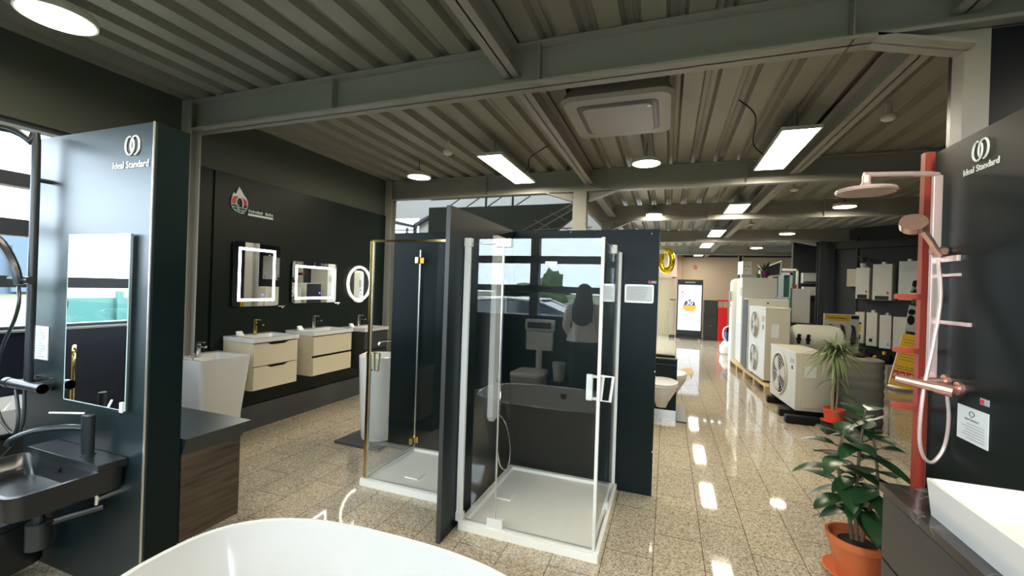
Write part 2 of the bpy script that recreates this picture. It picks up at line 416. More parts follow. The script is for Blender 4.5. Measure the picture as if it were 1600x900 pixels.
# steel frame
def beam_x(x0, x1, y, z0, z1, haunch=(), name='ceiling_beam', w=0.14, t=0.018):
    bm = MB()
    bm.box(x0, x1, y-0.006, y+0.006, z0, z1)
    bm.box(x0, x1, y-w/2, y+w/2, z0, z0+t); bm.box(x0, x1, y-w/2, y+w/2, z1-t, z1)
    for hx, d, h in haunch:      # d = run, h = drop
        bm.prism([(hx, z0-h), (hx+d, z0), (hx, z0)] if d > 0 else [(hx, z0-h), (hx, z0), (hx+d, z0)], 'y', y-0.006, y+0.006)
        bm.prism([(hx, z0-h), (hx+d, z0), (hx+d, z0+t), (hx, z0-h+t)], 'y', y-w/2, y+w/2)
    n = int((x1-x0)/1.5)
    for k in range(1, n): bm.box(x0+k*(x1-x0)/n-0.004, x0+k*(x1-x0)/n+0.004, y-w/2+0.005, y+w/2-0.005, z0, z1)
    return struct(bm.build(name, 'steel'))
def beam_y(x, y0, y1, z0, z1, w=0.11):
    bm = MB(); bm.box(x-0.005, x+0.005, y0, y1, z0, z1); bm.box(x-w/2, x+w/2, y0, y1, z0, z0+0.014); bm.box(x-w/2, x+w/2, y0, y1, z1-0.014, z1)
    return struct(bm.build('ceiling_beam', 'steel'))
def column(x, y, z1, w=0.16, d=0.18, mat='steel'):
    bm = MB(); bm.box(x-w/2, x+w/2, y-d/2, y-d/2+0.012, 0, z1); bm.box(x-w/2, x+w/2, y+d/2-0.012, y+d/2, 0, z1); bm.box(x-0.005, x+0.005, y-d/2, y+d/2, 0, z1)
    return struct(bm.build('column', mat))
beam_x(XL, 4.2, 2.7, 2.925, 3.195, [(1.33, -0.38, 0.10)])
beam_x(XL, 7.5, 5.70, 2.91, 3.195, [(-1.02, 0.38, 0.13), (-1.24, -0.38, 0.13)], w=0.10)
beam_x(-1.1, 7.5, 8.25, 2.91, 3.195, [(-1.02, 0.36, 0.16)], w=0.10)
beam_x(-1.1, 7.5, 11.75, 2.91, 3.195, [(-1.02, 0.36, 0.16), (3.2, -0.45, 0.10)], w=0.12)
beam_x(-1.1, 7.5, 15.6, 2.91, 3.195, (), w=0.12)
for x in (-1.02, 1.31):
    for y0, y1 in ((-1.0, 2.69), (2.71, 5.69), (5.71, 8.24), (8.26, 11.74), (11.76, 15.59), (15.61, 18)):
        beam_y(x, y0, y1, 3.0, 3.19)
column(XL+0.06, 2.66, 3.19, w=0.12, d=0.10)
column(-1.13, 5.70, 2.91, w=0.18, d=0.14)
column(-1.13, 8.25, 2.91, w=0.16, d=0.14)
b = MB(); b.box(1.32, 1.42, 2.70, 2.80, 0, 3.19, 0.004); struct(b.build('column', 'steel'))
column(3.32, 11.75, 2.91, w=0.14, d=0.2, mat='wall_grey')
column(XL+0.05, 5.66, 3.19, w=0.12, d=0.14)
b = MB(); b.box(XL, XL+0.045, 2.50, 2.60, 0, 2.9); struct(b.build('trim_1', 'steel_light'))

# black cladding of the bathroom wall (left)
b = MB(); b.box(XL, XL+0.02, 2.74, 5.60, 0, 2.65); b.box(XL+0.02, XL+0.035, 2.91, 5.40, 0.27, 2.64)
struct(b.build('wall_cladding', 'clad'), 'black green cladding boards behind the vanity units')
b = MB(); b.box(XL+0.02, XL+0.06, 2.74, 5.60, 0, 0.26); struct(b.build('baseboard_left', 'slate'))

# partition beside the right shower panel and the far side of the room
b = MB(); b.box(1.425, 8.0, 2.90, 3.05, 0, 3.2); struct(b.build('wall_partition', 'navy_panel'))
b = MB(); b.box(1.425, 4.2, 2.72, 2.90, 0, 3.2)
struct(b.build('wall_bulkhead', 'navy_panel'))
b = MB(); b.box(4.05, 4.2, YF, 2.90, 0, 3.2); struct(b.build('wall_right', 'wall_dark'))
b = MB(); b.box(7.85, 8.0, 3.05, 12.8, 0, 3.2); struct(b.build('wall_right', 'wall_grey'))
BU = Vector((math.cos(math.radians(35)), -math.sin(math.radians(35)), 0)); BN = Vector((BU.y, -BU.x, 0))   # BN points into the room
BO = Vector((4.10, 11.56, 0))
def wp(s, n, z=0): return BO+BU*s+BN*n+Vector((0, 0, z))
b = MB(); b.prism([tuple(wp(s, n))[:2] for s, n in ((-.9, 0), (4.8, 0), (4.8, -.15), (-.9, -.15))], 'z', 0, 3.2); struct(b.build('wall_boilers', 'wall_grey'), 'dark slate wall the boilers hang on')
b = MB()
for s in (-.62, -.2): b.prism([tuple(wp(s+a, n))[:2] for a, n in ((0, 0), (.05, 0), (.05, .04), (0, .04))], 'z', 0, 3.0)
b.prism([tuple(wp(s, n))[:2] for s, n in ((-.9, 0), (4.8, 0), (4.8, .1), (-.9, .1))], 'z', 2.74, 2.9); struct(b.build('trim_2', 'wall_grey'))
b = MB(); b.box(3.02, 3.8, 12.9, 13.05, 0, 3.2); b.box(3.66, 3.8, 12.0, 12.9, 0, 3.2); struct(b.build('wall_alcove', 'wall_grey'))
# back wall with beige panels
b = MB(); b.box(-1.3, 6.2, YB, YB+0.15, 0, 3.2); struct(b.build('wall_back', 'wall_grey'))
for i, (x0, x1, z1, mt) in enumerate(((0.55, 2.43, 3.02, 'beige'), (2.62, 4.25, 3.02, 'beige'), (-1.2, 0.50, 3.10, 'pinkwall'))):
    b = MB(); b.box(x0, x1, YB-0.05, YB, 0, z1)
    if mt == 'beige':
        b.box(x0-0.04, x0, YB-0.08, YB, 0, z1+0.04); b.box(x1, x1+0.04, YB-0.08, YB, 0, z1+0.04)
    struct(b.build('wall_panel', mt), ('beige wall panel bearing the small round logo', 'beige wall panel behind the glazed door', 'pale pink wall panel behind the balloon')[i])
b = MB(); b.box(4.4, 4.6, 13.05, 18, 0, 3.2); struct(b.build('wall_right', 'wall_grey'))
b = MB(); b.box(-0.42, 0.16, 17.2, 17.24, 0.02, 2.16); b.box(0.16, 0.22, 17.16, 17.28, 0, 2.22); b.box(-0.5, 0.22, 17.16, 17.28, 2.16, 2.22)
d = struct(b.build('door_1', 'doorbeige'), 'beige door in the far wall'); 
MB().box(0.06, 0.12, 17.15, 17.2, 1.0, 1.03).build('door_handle', 'alu', d)
b = MB(); b.box(-1.3, -0.5, 17.1, 17.3, 0, 3.2); b.box(-0.5, 0.30, 17.2, 17.95, 2.22, 3.2); struct(b.build('wall_back', 'pinkwall'))

# the taller hall beyond, seen over the shower panels
b = MB(); b.box(-12, -1.25, 13, 13.15, 0, 3.24); b.box(-12, -1.25, 13, 13.15, 3.95, 6.2)
b.box(-12, -9.6, 13, 13.15, 3.24, 3.95); b.box(-8.25, -1.25, 13, 13.15, 3.24, 3.95)
struct(b.build('wall_hall', 'hallwhite'), 'pale wall of the taller hall beyond')
b = MB(); b.box(-9.62, -9.3, 12.9, 13.0, 3.2, 3.9)
b.prism([(-9.5, 3.93), (-8.3, 3.66), (-8.3, 3.56), (-9.5, 3.78)], 'y', 12.85, 13.0); b.box(-9.5, -8.3, 12.9, 13.0, 3.5, 3.53); b.box(-8.72, -8.66, 12.9, 13, 3.2, 3.6)
b.prism([(-8.37, 3.60), (-7.8, 3.90), (-7.8, 3.99), (-8.37, 3.72)], 'y', 12.85, 13.0); b.box(-8.42, -8.32, 12.9, 13.0, 3.2, 3.7)
struct(b.build('trim_3', 'wall_grey'))
b = MB(); b.box(-12, -11.85, 5.9, 13, 0, 6.2); struct(b.build('wall_hall', 'hallwhite'))
b = MB(); b.box(-12, XL-0.2, 5.75, 5.9, 0, 6.2); struct(b.build('wall_hall', 'hallwhite'))
b = MB(); b.box(-12, -1.25, 11.2, 13.15, 6.2, 6.3); b.box(-12, -1.25, 5.75, 9.4, 6.2, 6.3); struct(b.build('roof', 'hallwhite'))  # unseen hall roof, gap added so the sky lights the hall
b = MB(); b.box(XL-0.1, -1.25, 5.84, 5.9, 3.0, 6.2); struct(b.build('wall_hall', 'hallwhite'))
b = MB(); b.box(-1.31, -1.25, 5.9, 13.1, 2.9, 6.2); struct(b.build('wall_hall', 'hallwhite'))
b = MB(); b.box(-4.95, -2.6, 9.0, 9.1, 0, 3.44); b.prism([(-2.6, 2.6), (-1.7, 3.32), (-1.85, 3.45), (-2.6, 3.44)], 'y', 9.0, 9.1); b.box(-5.42, -4.93, 8.95, 9.12, 0, 3.45)
struct(b.build('wall_partition', 'wall_dark'), 'dark partition standing in the taller hall')
# lattice truss on top of the partition
b = MB()
for x in (-3.96, -3.31): b.box(x-0.015, x+0.015, 8.97, 9.03, 3.42, 3.64)
for x in (-4.95, -4.45, -3.90, -3.22): b.tube([(x, 9.0, 3.44), (x+0.32, 9.0, 3.64)], 0.014, seg=4)
b.tube([(-5.4, 9.0, 3.645), (-2.4, 9.0, 3.66)], 0.02, seg=4)
struct(b.build('roof_beam', 'wall_grey'))
b = MB()
b.tube([(-1.78, 8.4, 3.22), (-2.9, 8.4, 2.60)], 0.016, seg=4)
b.tube([(-1.85, 8.8, 3.42), (-3.0, 8.8, 2.85)], 0.016, seg=4)
b.tube([(-2.75, 8.8, 2.86), (-1.5, 8.8, 2.9)], 0.014, seg=4)
for x, z in ((-2.35, 3.2), (-2.7, 3.05), (-2.05, 3.33), (-2.1, 2.9), (-1.75, 2.95)): b.tube([(x, 8.7, z), (x+0.34, 8.7, z-0.17)], 0.012, seg=4)
struct(b.build('roof_beam', 'steel_light'))

# ================================================================== OUTSIDE
b = MB(); b.box(-160, -4.5, -160, 160, -0.3, -0.2); b.box(-4.5, 160, -160, -1.3, -0.3, -0.2); struct(b.build('ground', 'grass'), 'green and straw coloured field outside')
b = MB(); b.box(-12, 14, -9, -1.25, -0.2, -0.16); b.box(-7.5, -4.45, -1.25, 12, -0.2, -0.16); struct(b.build('path', 'asphalt'))
b = MB(); b.prism([(-60, -0.2), (-60, 4.6), (-54, 6.2), (-48, 4.6), (-48, -0.2)], 'y', 12, 52)
b.box(-47.9, -47.6, 18, 23, 0, 3.6); b.box(-47.9, -47.6, 34, 38, 0, 3.6)
single(b.build('warehouse', 'shed'), 'long blue grey warehouse far across the field', 'building')
b = MB(); b.box(-8.0, -7.9, -6.5, 2.0, 0.0, 1.25)
for k in range(9): b.box(-7.9, -7.84, -6.5+k*1.0, -6.42+k*1.0, -0.2, 1.35)
single(b.build('fence', 'fence'), 'turquoise sheet fence outside, seen in the wall mirror', 'fence')
def bush(x, y, r, h, label, seed):
    rnd = random.Random(seed); bm = MB()
    t = bm.bm; bmesh.ops.create_icosphere(t, subdivisions=4, radius=1)
    for v in t.verts:
        n = 1+0.16*math.sin(9*v.co.x+seed)*math.cos(8*v.co.y)+0.12*math.sin(15*v.co.z+3*v.co.x)+rnd.uniform(-.07, .07)
        v.co = Vector((v.co.x*r*n+x, v.co.y*r*n+y, max(-0.2, v.co.z*h*0.55*n+h*0.45)))
    return single(bm.build('tree', 'hedge'), label, 'tree', 'trees beyond the yard')
bush(0.1, -16, .7, 2.2, 'round green tree beyond the car, seen in the shower glass', 1)
bush(-6.4, -19, .9, 2.5, 'low green tree beyond the yard, left of the taller one', 2)
bush(-30, -90, 9, 2.6, 'wide low clump of trees far out in the field', 3)
bush(-30, 5, 2.5, 4.0, 'green tree standing alone on the field past the long window', 4)
# parked car
car = thing('parked_car', 'blue grey saloon car parked outside the front window', 'car')
b = MB(); secs = []
prof = [(-4.6, .55, .78), (-4.4, .70, .88), (-3.6, .72, .98), (-2.9, .74, 1.04), (-1.2, .74, 1.06), (-0.6, .72, 1.02), (-0.15, .66, .90), (-0.05, .5, .7)]
for x, hw, zt in prof:
    x -= 1.2; yc = -4.6; w = hw*1.22
    secs.append([(x, yc-w, .15), (x, yc+w, .15), (x, yc+w*1.02, .5), (x, yc+w*.97, zt-.06), (x, yc+w*.8, zt), (x, yc-w*.8, zt), (x, yc-w*.97, zt-.06), (x, yc-w*1.02, .5)])
b.loft(secs); b.build('body', 'carpaint', car)
b = MB(); secs = []
for x, zt, hw in ((-3.75, .98, .70), (-3.05, 1.30, .60), (-2.2, 1.36, .60), (-1.45, 1.30, .60), (-0.75, 1.03, .68)):
    x -= 1.2; secs.append([(x, -4.6-.74, .95), (x, -4.6+.74, .95), (x, -4.6+hw, zt), (x, -4.6-hw, zt)])
b.loft(secs); b.build('cabin_glass', 'carglass', car)
b = MB()
for sy in (-1, 1):
    b.tube([(-4.95+0.0, -4.6+sy*.715, .99), (-4.25, -4.6+sy*.615, 1.31), (-3.4, -4.6+sy*.615, 1.37), (-2.65, -4.6+sy*.615, 1.31), (-1.95, -4.6+sy*.69, 1.04)], 0.028, seg=6)
    b.tube([(-3.45, -4.6+sy*.615, 1.36), (-3.4, -4.6+sy*.74, 1.0)], 0.03, seg=6)
b.box(-4.2, -2.7, -5.2, -4.0, 1.335, 1.375, 0.015); b.build('roof_frame', 'alu', car)
for x in (-5.0, -2.2):
    for y in (-5.42, -3.78):
        b = MB(); b.cyl((x, y-0.1, .14), (x, y+0.1, .14), .33, seg=28); w = b.build('wheel', 'black', car)
        MB().cyl((x, y-0.105, .14), (x, y+0.105, .14), .2, seg=20).build('rim', 'alu', w)
SECTIONS = True

# ================================================================== LEFT SHOWER DISPLAY
def marks(parent, cx, cz, plane, off, r=0.042, mat='whiteprint'):
    """two interlocked open rings"""
    for k, (dx, a0, a1) in enumerate(((-0.5, 0.50*PI, 2.22*PI), (0.5, -0.50*PI, 1.22*PI))):
        pts = []
        for i in range(29):
            a = a0+(a1-a0)*i/28; u = dx*r*0.9+r*0.72*math.cos(a); v = cz+r*math.sin(a)
            pts.append((cx+u, off, v) if plane == '-y' else (off, cx-u, v))
        MB().tube(pts, 0.0045, seg=6).build('logo_ring', mat, parent)
t = thing('partition_screen', 'tall glossy dark display wall carrying the wall mirror and matt black shower rail', 'display panel')
MB().box(-3.42, -2.37, 1.38, 1.53, 0, 2.35).build('core', 'black_panel', t)
MB().box(-3.42, -2.372, 1.362, 1.38, 0, 2.35).build('front_sheet', 'black_gloss', t)
MB().box(-2.374, -2.366, 1.36, 1.366, 0.0, 2.352).build('edge_trim', 'alu', t)
marks(t, -2.525, 2.245, '-y', 1.358, 0.046)
text('lettering', 'Ideal Standard', 0.050, 'whiteprint', t, '-y', (-2.54, 1.360, 2.135), bold=0.0004)
b = MB(); b.box(-2.985, -2.475, 1.335, 1.350, 0.935, 1.805, 0.003)
t = thing('wall_mirror', 'frameless rectangular mirror on the dark wall beside the matt black shower rail', 'mirror')
b.build('mirror_glass', 'mirror', t)
b = MB(); b.tube([(-2.985, 1.336, .935), (-2.475, 1.336, .935), (-2.475, 1.336, 1.805), (-2.985, 1.336, 1.805), (-2.985, 1.336, .935)], .0028, seg=4); b.build('polished_edge', 'tealprint', t)
b = MB(); b.box(-2.978, -2.482, 1.350, 1.362, 0.95, 1.79); b.build('backing', 'black_metal', t)
b = MB()
for x, z in ((-2.495, 0.945),): b.box(x-0.012, x+0.012, 1.328, 1.336, z-0.02, z+0.03, 0.002)
b.build('corner_tag', 'plastic_white', t)
t = thing('information_sheet', 'sheet of small print taped beside the matt black shower rail', 'paper')
MB().box(-3.375, -3.20, 1.357, 1.361, 1.115, 1.30).build('sheet', 'paper', t)
b = MB()
for k in range(11): b.box(-3.36, -3.36+0.14*(0.7+0.3*math.sin(k*7.0)**2), 1.3555, 1.357, 1.275-k*0.0145, 1.279-k*0.0145)
b.build('printed_lines', 'greyprint', t)

t = thing('shower_system', 'matt black thermostatic shower rail with curved arm and hand shower', 'shower')
b = MB(); b.tube([(-3.235, 1.30, 0.98), (-3.235, 1.30, 2.24), (-3.25, 1.285, 2.30), (-3.30, 1.25, 2.345), (-3.36, 1.20, 2.36), (-3.45, 1.05, 2.37), (-3.62, 0.85, 2.37)], 0.019, seg=14, smooth_n=6)
b.cyl((-3.235, 1.30, 2.1), (-3.235, 1.365, 2.1), 0.012); b.build('rail', 'black_metal', t)
MB().lathe([(0.0, 0.0), (0.13, 0.0), (0.135, 0.006), (0.13, 0.012), (0.03, 0.02), (0.02, 0.05)], (-3.62, 0.85, 2.31)).build('rain_head', 'black_metal', t)
b = MB(); b.cyl((-3.40, 1.28, 0.99), (-3.05, 1.28, 0.99), 0.024, seg=24); b.cyl((-3.40, 1.28, 0.99), (-3.36, 1.28, 0.99), 0.027, seg=24); b.cyl((-3.09, 1.28, 0.99), (-3.05, 1.28, 0.99), 0.027, seg=24)
b.cyl((-3.30, 1.28, 0.99), (-3.30, 1.365, 0.99), 0.022); b.cyl((-3.15, 1.28, 0.99), (-3.15, 1.365, 0.99), 0.022)
b.cyl((-3.30, 1.345, 0.99), (-3.30, 1.365, 0.99), 0.034); b.cyl((-3.15, 1.345, 0.99), (-3.15, 1.365, 0.99), 0.034)
b.build('thermostatic_mixer', 'black_metal', t)
b = MB(); b.cyl((-3.27, 1.27, 1.555), (-3.17, 1.27, 1.555), 0.02); b.cyl((-3.33, 1.25, 1.56), (-3.27, 1.27, 1.556), 0.012)
b.build('slider', 'black_metal', t)
b = MB(); b.tube([(-3.235, 1.25, 1.53), (-3.25, 1.24, 1.62), (-3.33, 1.22, 1.74), (-3.45, 1.19, 1.82), (-3.55, 1.17, 1.85)], 0.018, smooth_n=4, rad=(1, 1.5))
b.sph((-3.60, 1.15, 1.86), 0.055, (1, 1, 0.28)); b.build('hand_shower', 'black_metal', t)
MB().tube([(-3.235, 1.25, 1.52), (-3.20, 1.24, 1.44), (-3.24, 1.24, 1.34), (-3.34, 1.24, 1.20), (-3.40, 1.24, 1.02), (-3.36, 1.24, 0.83), (-3.24, 1.25, 0.74), (-3.22, 1.26, 0.82), (-3.28, 1.27, 0.965)], 0.008, smooth_n=8).build('hose', 'black_metal', t)
MB().tube([(-3.22, 1.28, 0.97), (-3.20, 1.27, 0.80), (-3.22, 1.24, 0.68), (-3.30, 1.2, 0.58), (-3.42, 1.15, 0.50)], 0.008, smooth_n=8).build('supply_hose', 'black_metal', t)

# black wash basin on the panel
t = thing('wash_basin', 'matt black rectangular wall hung wash basin below the wall mirror', 'wash basin')
def rrect(x0, x1, y0, y1, z, r, n=6, r_back=None):
    pts = []
    for cx, cy, a in ((x1-r, y1-r, 0), (x0+r, y1-r, PI/2), (x0+r, y0+r, PI), (x1-r, y0+r, 1.5*PI)):
        for k in range(n+1):
            q = a+PI/2*k/n; pts.append((cx+r*math.cos(q), cy+r*math.sin(q), z))
    return pts
b = MB()
b.loft([rrect(-3.04, -2.52, 1.00, 1.36, .545, .05), rrect(-3.08, -2.485, .955, 1.36, .565, .05), rrect(-3.09, -2.475, .945, 1.36, .67, .05),
        rrect(-3.075, -2.49, .96, 1.245, .672, .045), rrect(-3.05, -2.515, .985, 1.235, .62, .05), rrect(-3.0, -2.56, 1.03, 1.22, .585, .05)])
b.box(-3.085, -2.48, 1.24, 1.36, .66, .70, 0.006); b.build('bowl', 'black_ceramic', t)
MB().cyl((-2.78, 1.236, .635), (-2.78, 1.228, .635), .012).build('overflow', 'black', t)
t = thing('basin_mixer', 'matt black mixer tap standing on the black wash basin', 'tap')
b = MB(); b.cyl((-2.69, 1.30, .70), (-2.69, 1.30, .895), .026, seg=24); b.cyl((-2.69, 1.30, .70), (-2.69, 1.30, .705), .032, seg=24); b.build('body', 'black_metal', t)
MB().tube([(-2.69, 1.30, .83), (-2.76, 1.25, .84), (-2.86, 1.18, .83), (-2.93, 1.13, .795), (-2.945, 1.12, .765)], .015, smooth_n=5).build('spout', 'black_metal', t)
MB().cyl((-2.70, 1.29, .905), (-2.82, 1.21, .915), .006).build('handle', 'alu', t)
t = thing('bottle_trap', 'matt black bottle trap under the black wash basin', 'drain trap')
b = MB(); b.cyl((-2.76, 1.16, .30), (-2.76, 1.16, .42), .045, seg=24); b.cyl((-2.76, 1.16, .42), (-2.76, 1.16, .545), .022); b.cyl((-2.76, 1.16, .47), (-2.76, 1.16, .51), .034)
b.build('cup', 'black_metal', t); MB().tube([(-2.76, 1.19, .40), (-2.70, 1.25, .42), (-2.62, 1.340, .44)], .018, smooth_n=4).build('waste_pipe', 'black_metal', t)
t = thing('angle_valve', 'small chrome and black angle valve under the black wash basin', 'valve')
b = MB(); b.cyl((-2.60, 1.36, .50), (-2.60, 1.30, .50), .016); b.cyl((-2.60, 1.30, .47), (-2.60, 1.30, .545), .010); b.build('body', 'chrome', t)
t = thing('toilet', 'matt black wall hung toilet low at the left, under the black basin', 'toilet')
b = MB(); b.loft([[(-3.15+.17*r*math.cos(a), 1.10+(.26*r*math.sin(a) if math.sin(a) < 0 else .24*math.sin(a)), z) for a in [2*PI*k/28 for k in range(28)]] for r, z in ((.45, .06), (.85, .14), (1, .30), (1.02, .33))])
b.build('bowl', 'black_ceramic', t)
b = MB(); b.loft([[(-3.15+.175*r*math.cos(a), 1.10+(.265*r*math.sin(a) if math.sin(a) < 0 else .245*math.sin(a)), z) for a in [2*PI*k/28 for k in range(28)]] for r, z in ((1, .335), (1.01, .36), (.97, .365))])
b.build('lid', 'black_ceramic', t)

# white counter basin with brass tap at the long window
t = thing('wash_basin', 'white counter basin below the long window, partly behind the shower hose', 'wash basin')
b = MB(); b.loft([rrect(-4.13, -3.72, 1.02, 1.62, .62, .03), rrect(-4.15, -3.70, 1.0, 1.64, .76, .03), rrect(-4.13, -3.72, 1.02, 1.62, .76, .03), rrect(-4.08, -3.77, 1.08, 1.56, .68, .05)]); b.build('bowl', 'white', t)
t = thing('vanity_unit', 'dark cabinet carrying the white counter basin below the long window', 'cabinet')
b = MB(); b.box(-4.16, -3.74, .9, 1.72, .25, .60); b.build('body', 'charcoal', t); MB().box(-3.74, -3.72, .92, 1.70, .27, .59, .003).build('drawer', 'charcoal', t)
MB().box(-4.16, -3.70, .88, 1.74, .60, .62).build('worktop', 'black_ceramic', t)
t = thing('basin_mixer', 'tall brass tap at the very left edge, beside the white counter basin', 'tap')
b = MB(); b.cyl((-3.36, .98, .62), (-3.36, .98, .85), .022); b.build('body', 'black_metal', t)
MB().tube([(-3.42, 1.1, .80), (-3.42, 1.1, 1.05), (-3.44, 1.09, 1.12), (-3.50, 1.06, 1.14), (-3.56, 1.03, 1.12), (-3.575, 1.02, 1.04)], .011, smooth_n=5).build('spout', 'brass', t)
b = MB(); b.cyl((-3.42, 1.1, .66), (-3.42, 1.1, .80), .02); b.cyl((-3.40, 1.1, .76), (-3.34, 1.08, .78), .007); b.build('base', 'brass', t)

# wood fronted vanity behind the panel
t = thing('vanity_unit', 'dark oak wall hung vanity unit with black top behind the left display wall', 'cabinet')
MB().box(-3.35, -2.372, 1.54, 1.87, .20, .69).build('body', 'wood', t)
MB().box(-3.34, -2.40, 1.868, 1.885, .21, .68).build('drawer', 'wood', t)
b = MB(); b.loft([[(-3.36, 1.54, .66), (-2.372, 1.54, .66), (-2.372, 1.875, .66), (-3.36, 1.875, .66)], [(-3.36, 1.54, .735), (-2.345, 1.54, .735), (-2.345, 1.91, .735), (-3.36, 1.91, .735)],
                  [(-3.36, 1.54, .75), (-2.34, 1.54, .75), (-2.34, 1.915, .75), (-3.36, 1.915, .75)]]); b.build('worktop', 'black_gloss', t)

# ================================================================== BATHROOM WALL
# tapered monolith basin
t = thing('pedestal_basin', 'white tapered square pedestal basin standing left of the cream vanity', 'wash basin')
def sqr(cx, cy, hx, hy, z, r=.03): return rrect(cx-hx, cx+hx, cy-hy, cy+hy, z, r, 4)
b = MB(); b.loft([sqr(-3.92, 2.80, .15, .17, 0), sqr(-3.92, 2.78, .17, .19, .35), sqr(-3.91, 2.75, .235, .24, .875), sqr(-3.91, 2.75, .235, .24, .89), sqr(-3.89, 2.75, .19, .20, .885), sqr(-3.88, 2.75, .14, .16, .80)])
b.build('pedestal', 'white', t)
t = thing('basin_mixer', 'chrome tap standing on the white tapered pedestal basin', 'tap')
b = MB(); b.cyl((-4.06, 2.75, .88), (-4.06, 2.75, .99), .020); b.box(-4.075, -3.96, 2.735, 2.765, .955, .975, .004); b.build('body', 'chrome', t)
MB().box(-4.08, -3.98, 2.74, 2.76, 1.0, 1.01, .003).build('handle', 'chrome', t)

def vanity(name_label, y0, y1, z0, z1, xf, mat, notch, top='tray'):
    t = thing('vanity_unit', name_label, 'cabinet', 'vanity units on the black wall')
    MB().box(XL+.04, xf+.02, y0, y1, z0, z1).build('body', mat, t)
    zm = (z0+z1)/2
    for k, (a, c) in enumerate(((z0+.004, zm-.006), (zm+.002, z1-.012))):
        b = MB()
        if notch:
            m = (y0+y1)/2+.02
            b.prism([(y0+.003, a), (y1-.003, a), (y1-.003, c), (m+.13, c), (m+.08, c-.022), (m-.08, c-.022), (m-.13, c), (y0+.003, c)], 'x', xf+.02, xf+.04)
        else:
            b.box(xf+.02, xf+.04, y0+.003, y1-.003, a, c-(.018 if k == 0 else .0), .003)
        b.build('drawer', mat, t)
    MB().box(xf+.019, xf+.0215, y0+.004, y1-.004, z0+.01, z1-.002).build('pull_shade', 'black', t)  # black sheet behind the drawer fronts, paints the shade in pulls and gaps
    b = MB(); x0, x1 = XL+.04, xf+.055
    b.loft([rrect(x0, x1, y0-.008, y1+.008, z1, .008, 2), rrect(x0, x1, y0-.008, y1+.008, z1+.042, .008, 2), rrect(x0+.10, x1-.03, y0+.04, y1-.04, z1+.042, .03, 2), rrect(x0+.13, x1-.06, y0+.08, y1-.08, z1-.03, .05, 2)])
    b.build('basin', top, t); return t
vanity('cream two drawer vanity unit with wavy finger pulls under the tall lit mirror', 3.04, 3.56, .52, .985, -3.755, 'cream', True, 'white')
vanity('cream two drawer vanity unit with straight grooves under the wide lit mirror', 3.78, 4.40, .53, .985, -3.755, 'cream', False, 'white')
vanity('dark two drawer vanity unit with white basin under the round lit mirror', 4.66, 5.16, .46, .955, -3.77, 'charcoal', False, 'white')
for y, z, mt, lab in ((3.30, 1.027, 'brass', 'brass tap on the vanity unit with wavy finger pulls'), (4.09, 1.027, 'chrome', 'chrome tap on the straight grooved cream vanity unit'), (4.90, .997, 'chrome', 'chrome tap on the dark vanity unit')):
    t = thing('basin_mixer', lab, 'tap', 'taps of the vanity units')
    b = MB(); b.cyl((-4.03, y, z), (-4.03, y, z+.13), .021); b.cyl((-4.03, y, z+.135), (-4.03, y, z+.16), .021); b.build('body', mt, t)
    MB().box(-4.03, -3.91, y-.012, y+.012, z+.095, z+.112, .003).build('spout', mt, t)
    MB().box(-4.03, -3.95, y-.006, y+.006, z+.150, z+.158, .002).build('handle', 'alu', t)
for y, z, lab in ((3.12, 1.03, 'small white card on the vanity unit with wavy finger pulls'), (3.87, 1.03, 'small white card on the straight grooved cream vanity unit'), (4.74, 1.0, 'small white card on the dark vanity unit')):
    b = MB(); b.prism([(-4.02, z), (-3.98, z), (-4.02, z+.045), (-4.03, z+.045)], 'y', y-.03, y+.03); single(b.build('price_card', 'plastic_white'), lab, 'card', 'cards on the vanity units')

def lit_mirror(lab, y0, y1, z0, z1, inset):
    t = thing('lit_mirror', lab, 'mirror', 'lit mirrors on the black wall')
    x = XL+.036
    MB().box(x, x+.022, y0+.03, y1-.03, z0+.03, z1-.03).build('housing', 'black_metal', t)
    b = MB(); b.loft([[(x+.022, p[0], p[1]) for p in [(q[0], q[1]) for q in rrect(y0, y1, z0, z1, 0, .03, 4)]], [(x+.028, q[0], q[1]) for q in rrect(y0, y1, z0, z1, 0, .03, 4)]]); b.build('mirror_glass', 'mirror', t)
    i0, w = inset, .026; b = MB(); f = x+.0285
    b.box(f, f+.002, y0+i0, y1-i0, z0+i0, z0+i0+w); b.box(f, f+.002, y0+i0, y1-i0, z1-i0-w, z1-i0)
    b.box(f, f+.002, y0+i0, y0+i0+w, z0+i0, z1-i0); b.box(f, f+.002, y1-i0-w, y1-i0, z0+i0, z1-i0); b.build('light_frame', 'led', t)
    MB().sph((f+.001, (y0+y1)/2+.07, z0+.12), .011, (.2, 1, 1)).build('touch_button', 'blue_led', t)
lit_mirror('tall rectangular mirror with a lit white frame above the brass tap', 3.10, 3.645, 1.315, 1.98, .055)
lit_mirror('wide rectangular mirror with a lit white frame', 3.825, 4.53, 1.335, 1.83, .045)
t = thing('lit_mirror', 'round mirror with a lit ring above the dark vanity unit', 'mirror', 'lit mirrors on the black wall')
b = MB(); b.cyl((XL+.036, 4.985, 1.59), (XL+.058, 4.985, 1.59), .24, seg=48); b.build('housing', 'black_metal', t)
b = MB(); b.cyl((XL+.058, 4.985, 1.59), (XL+.064, 4.985, 1.59), .27, seg=64); b.build('mirror_glass', 'mirror', t)
b = MB(); b.tube([(XL+.066, 4.985+.232*math.cos(a), 1.59+.232*math.sin(a)) for a in [2*PI*k/64 for k in range(65)]], .014, seg=8); b.build('light_ring', 'led_warm', t)
MB().sph((XL+.066, 5.02, 1.44), .012, (.2, 1, 1)).build('touch_button', 'blue_led', t)
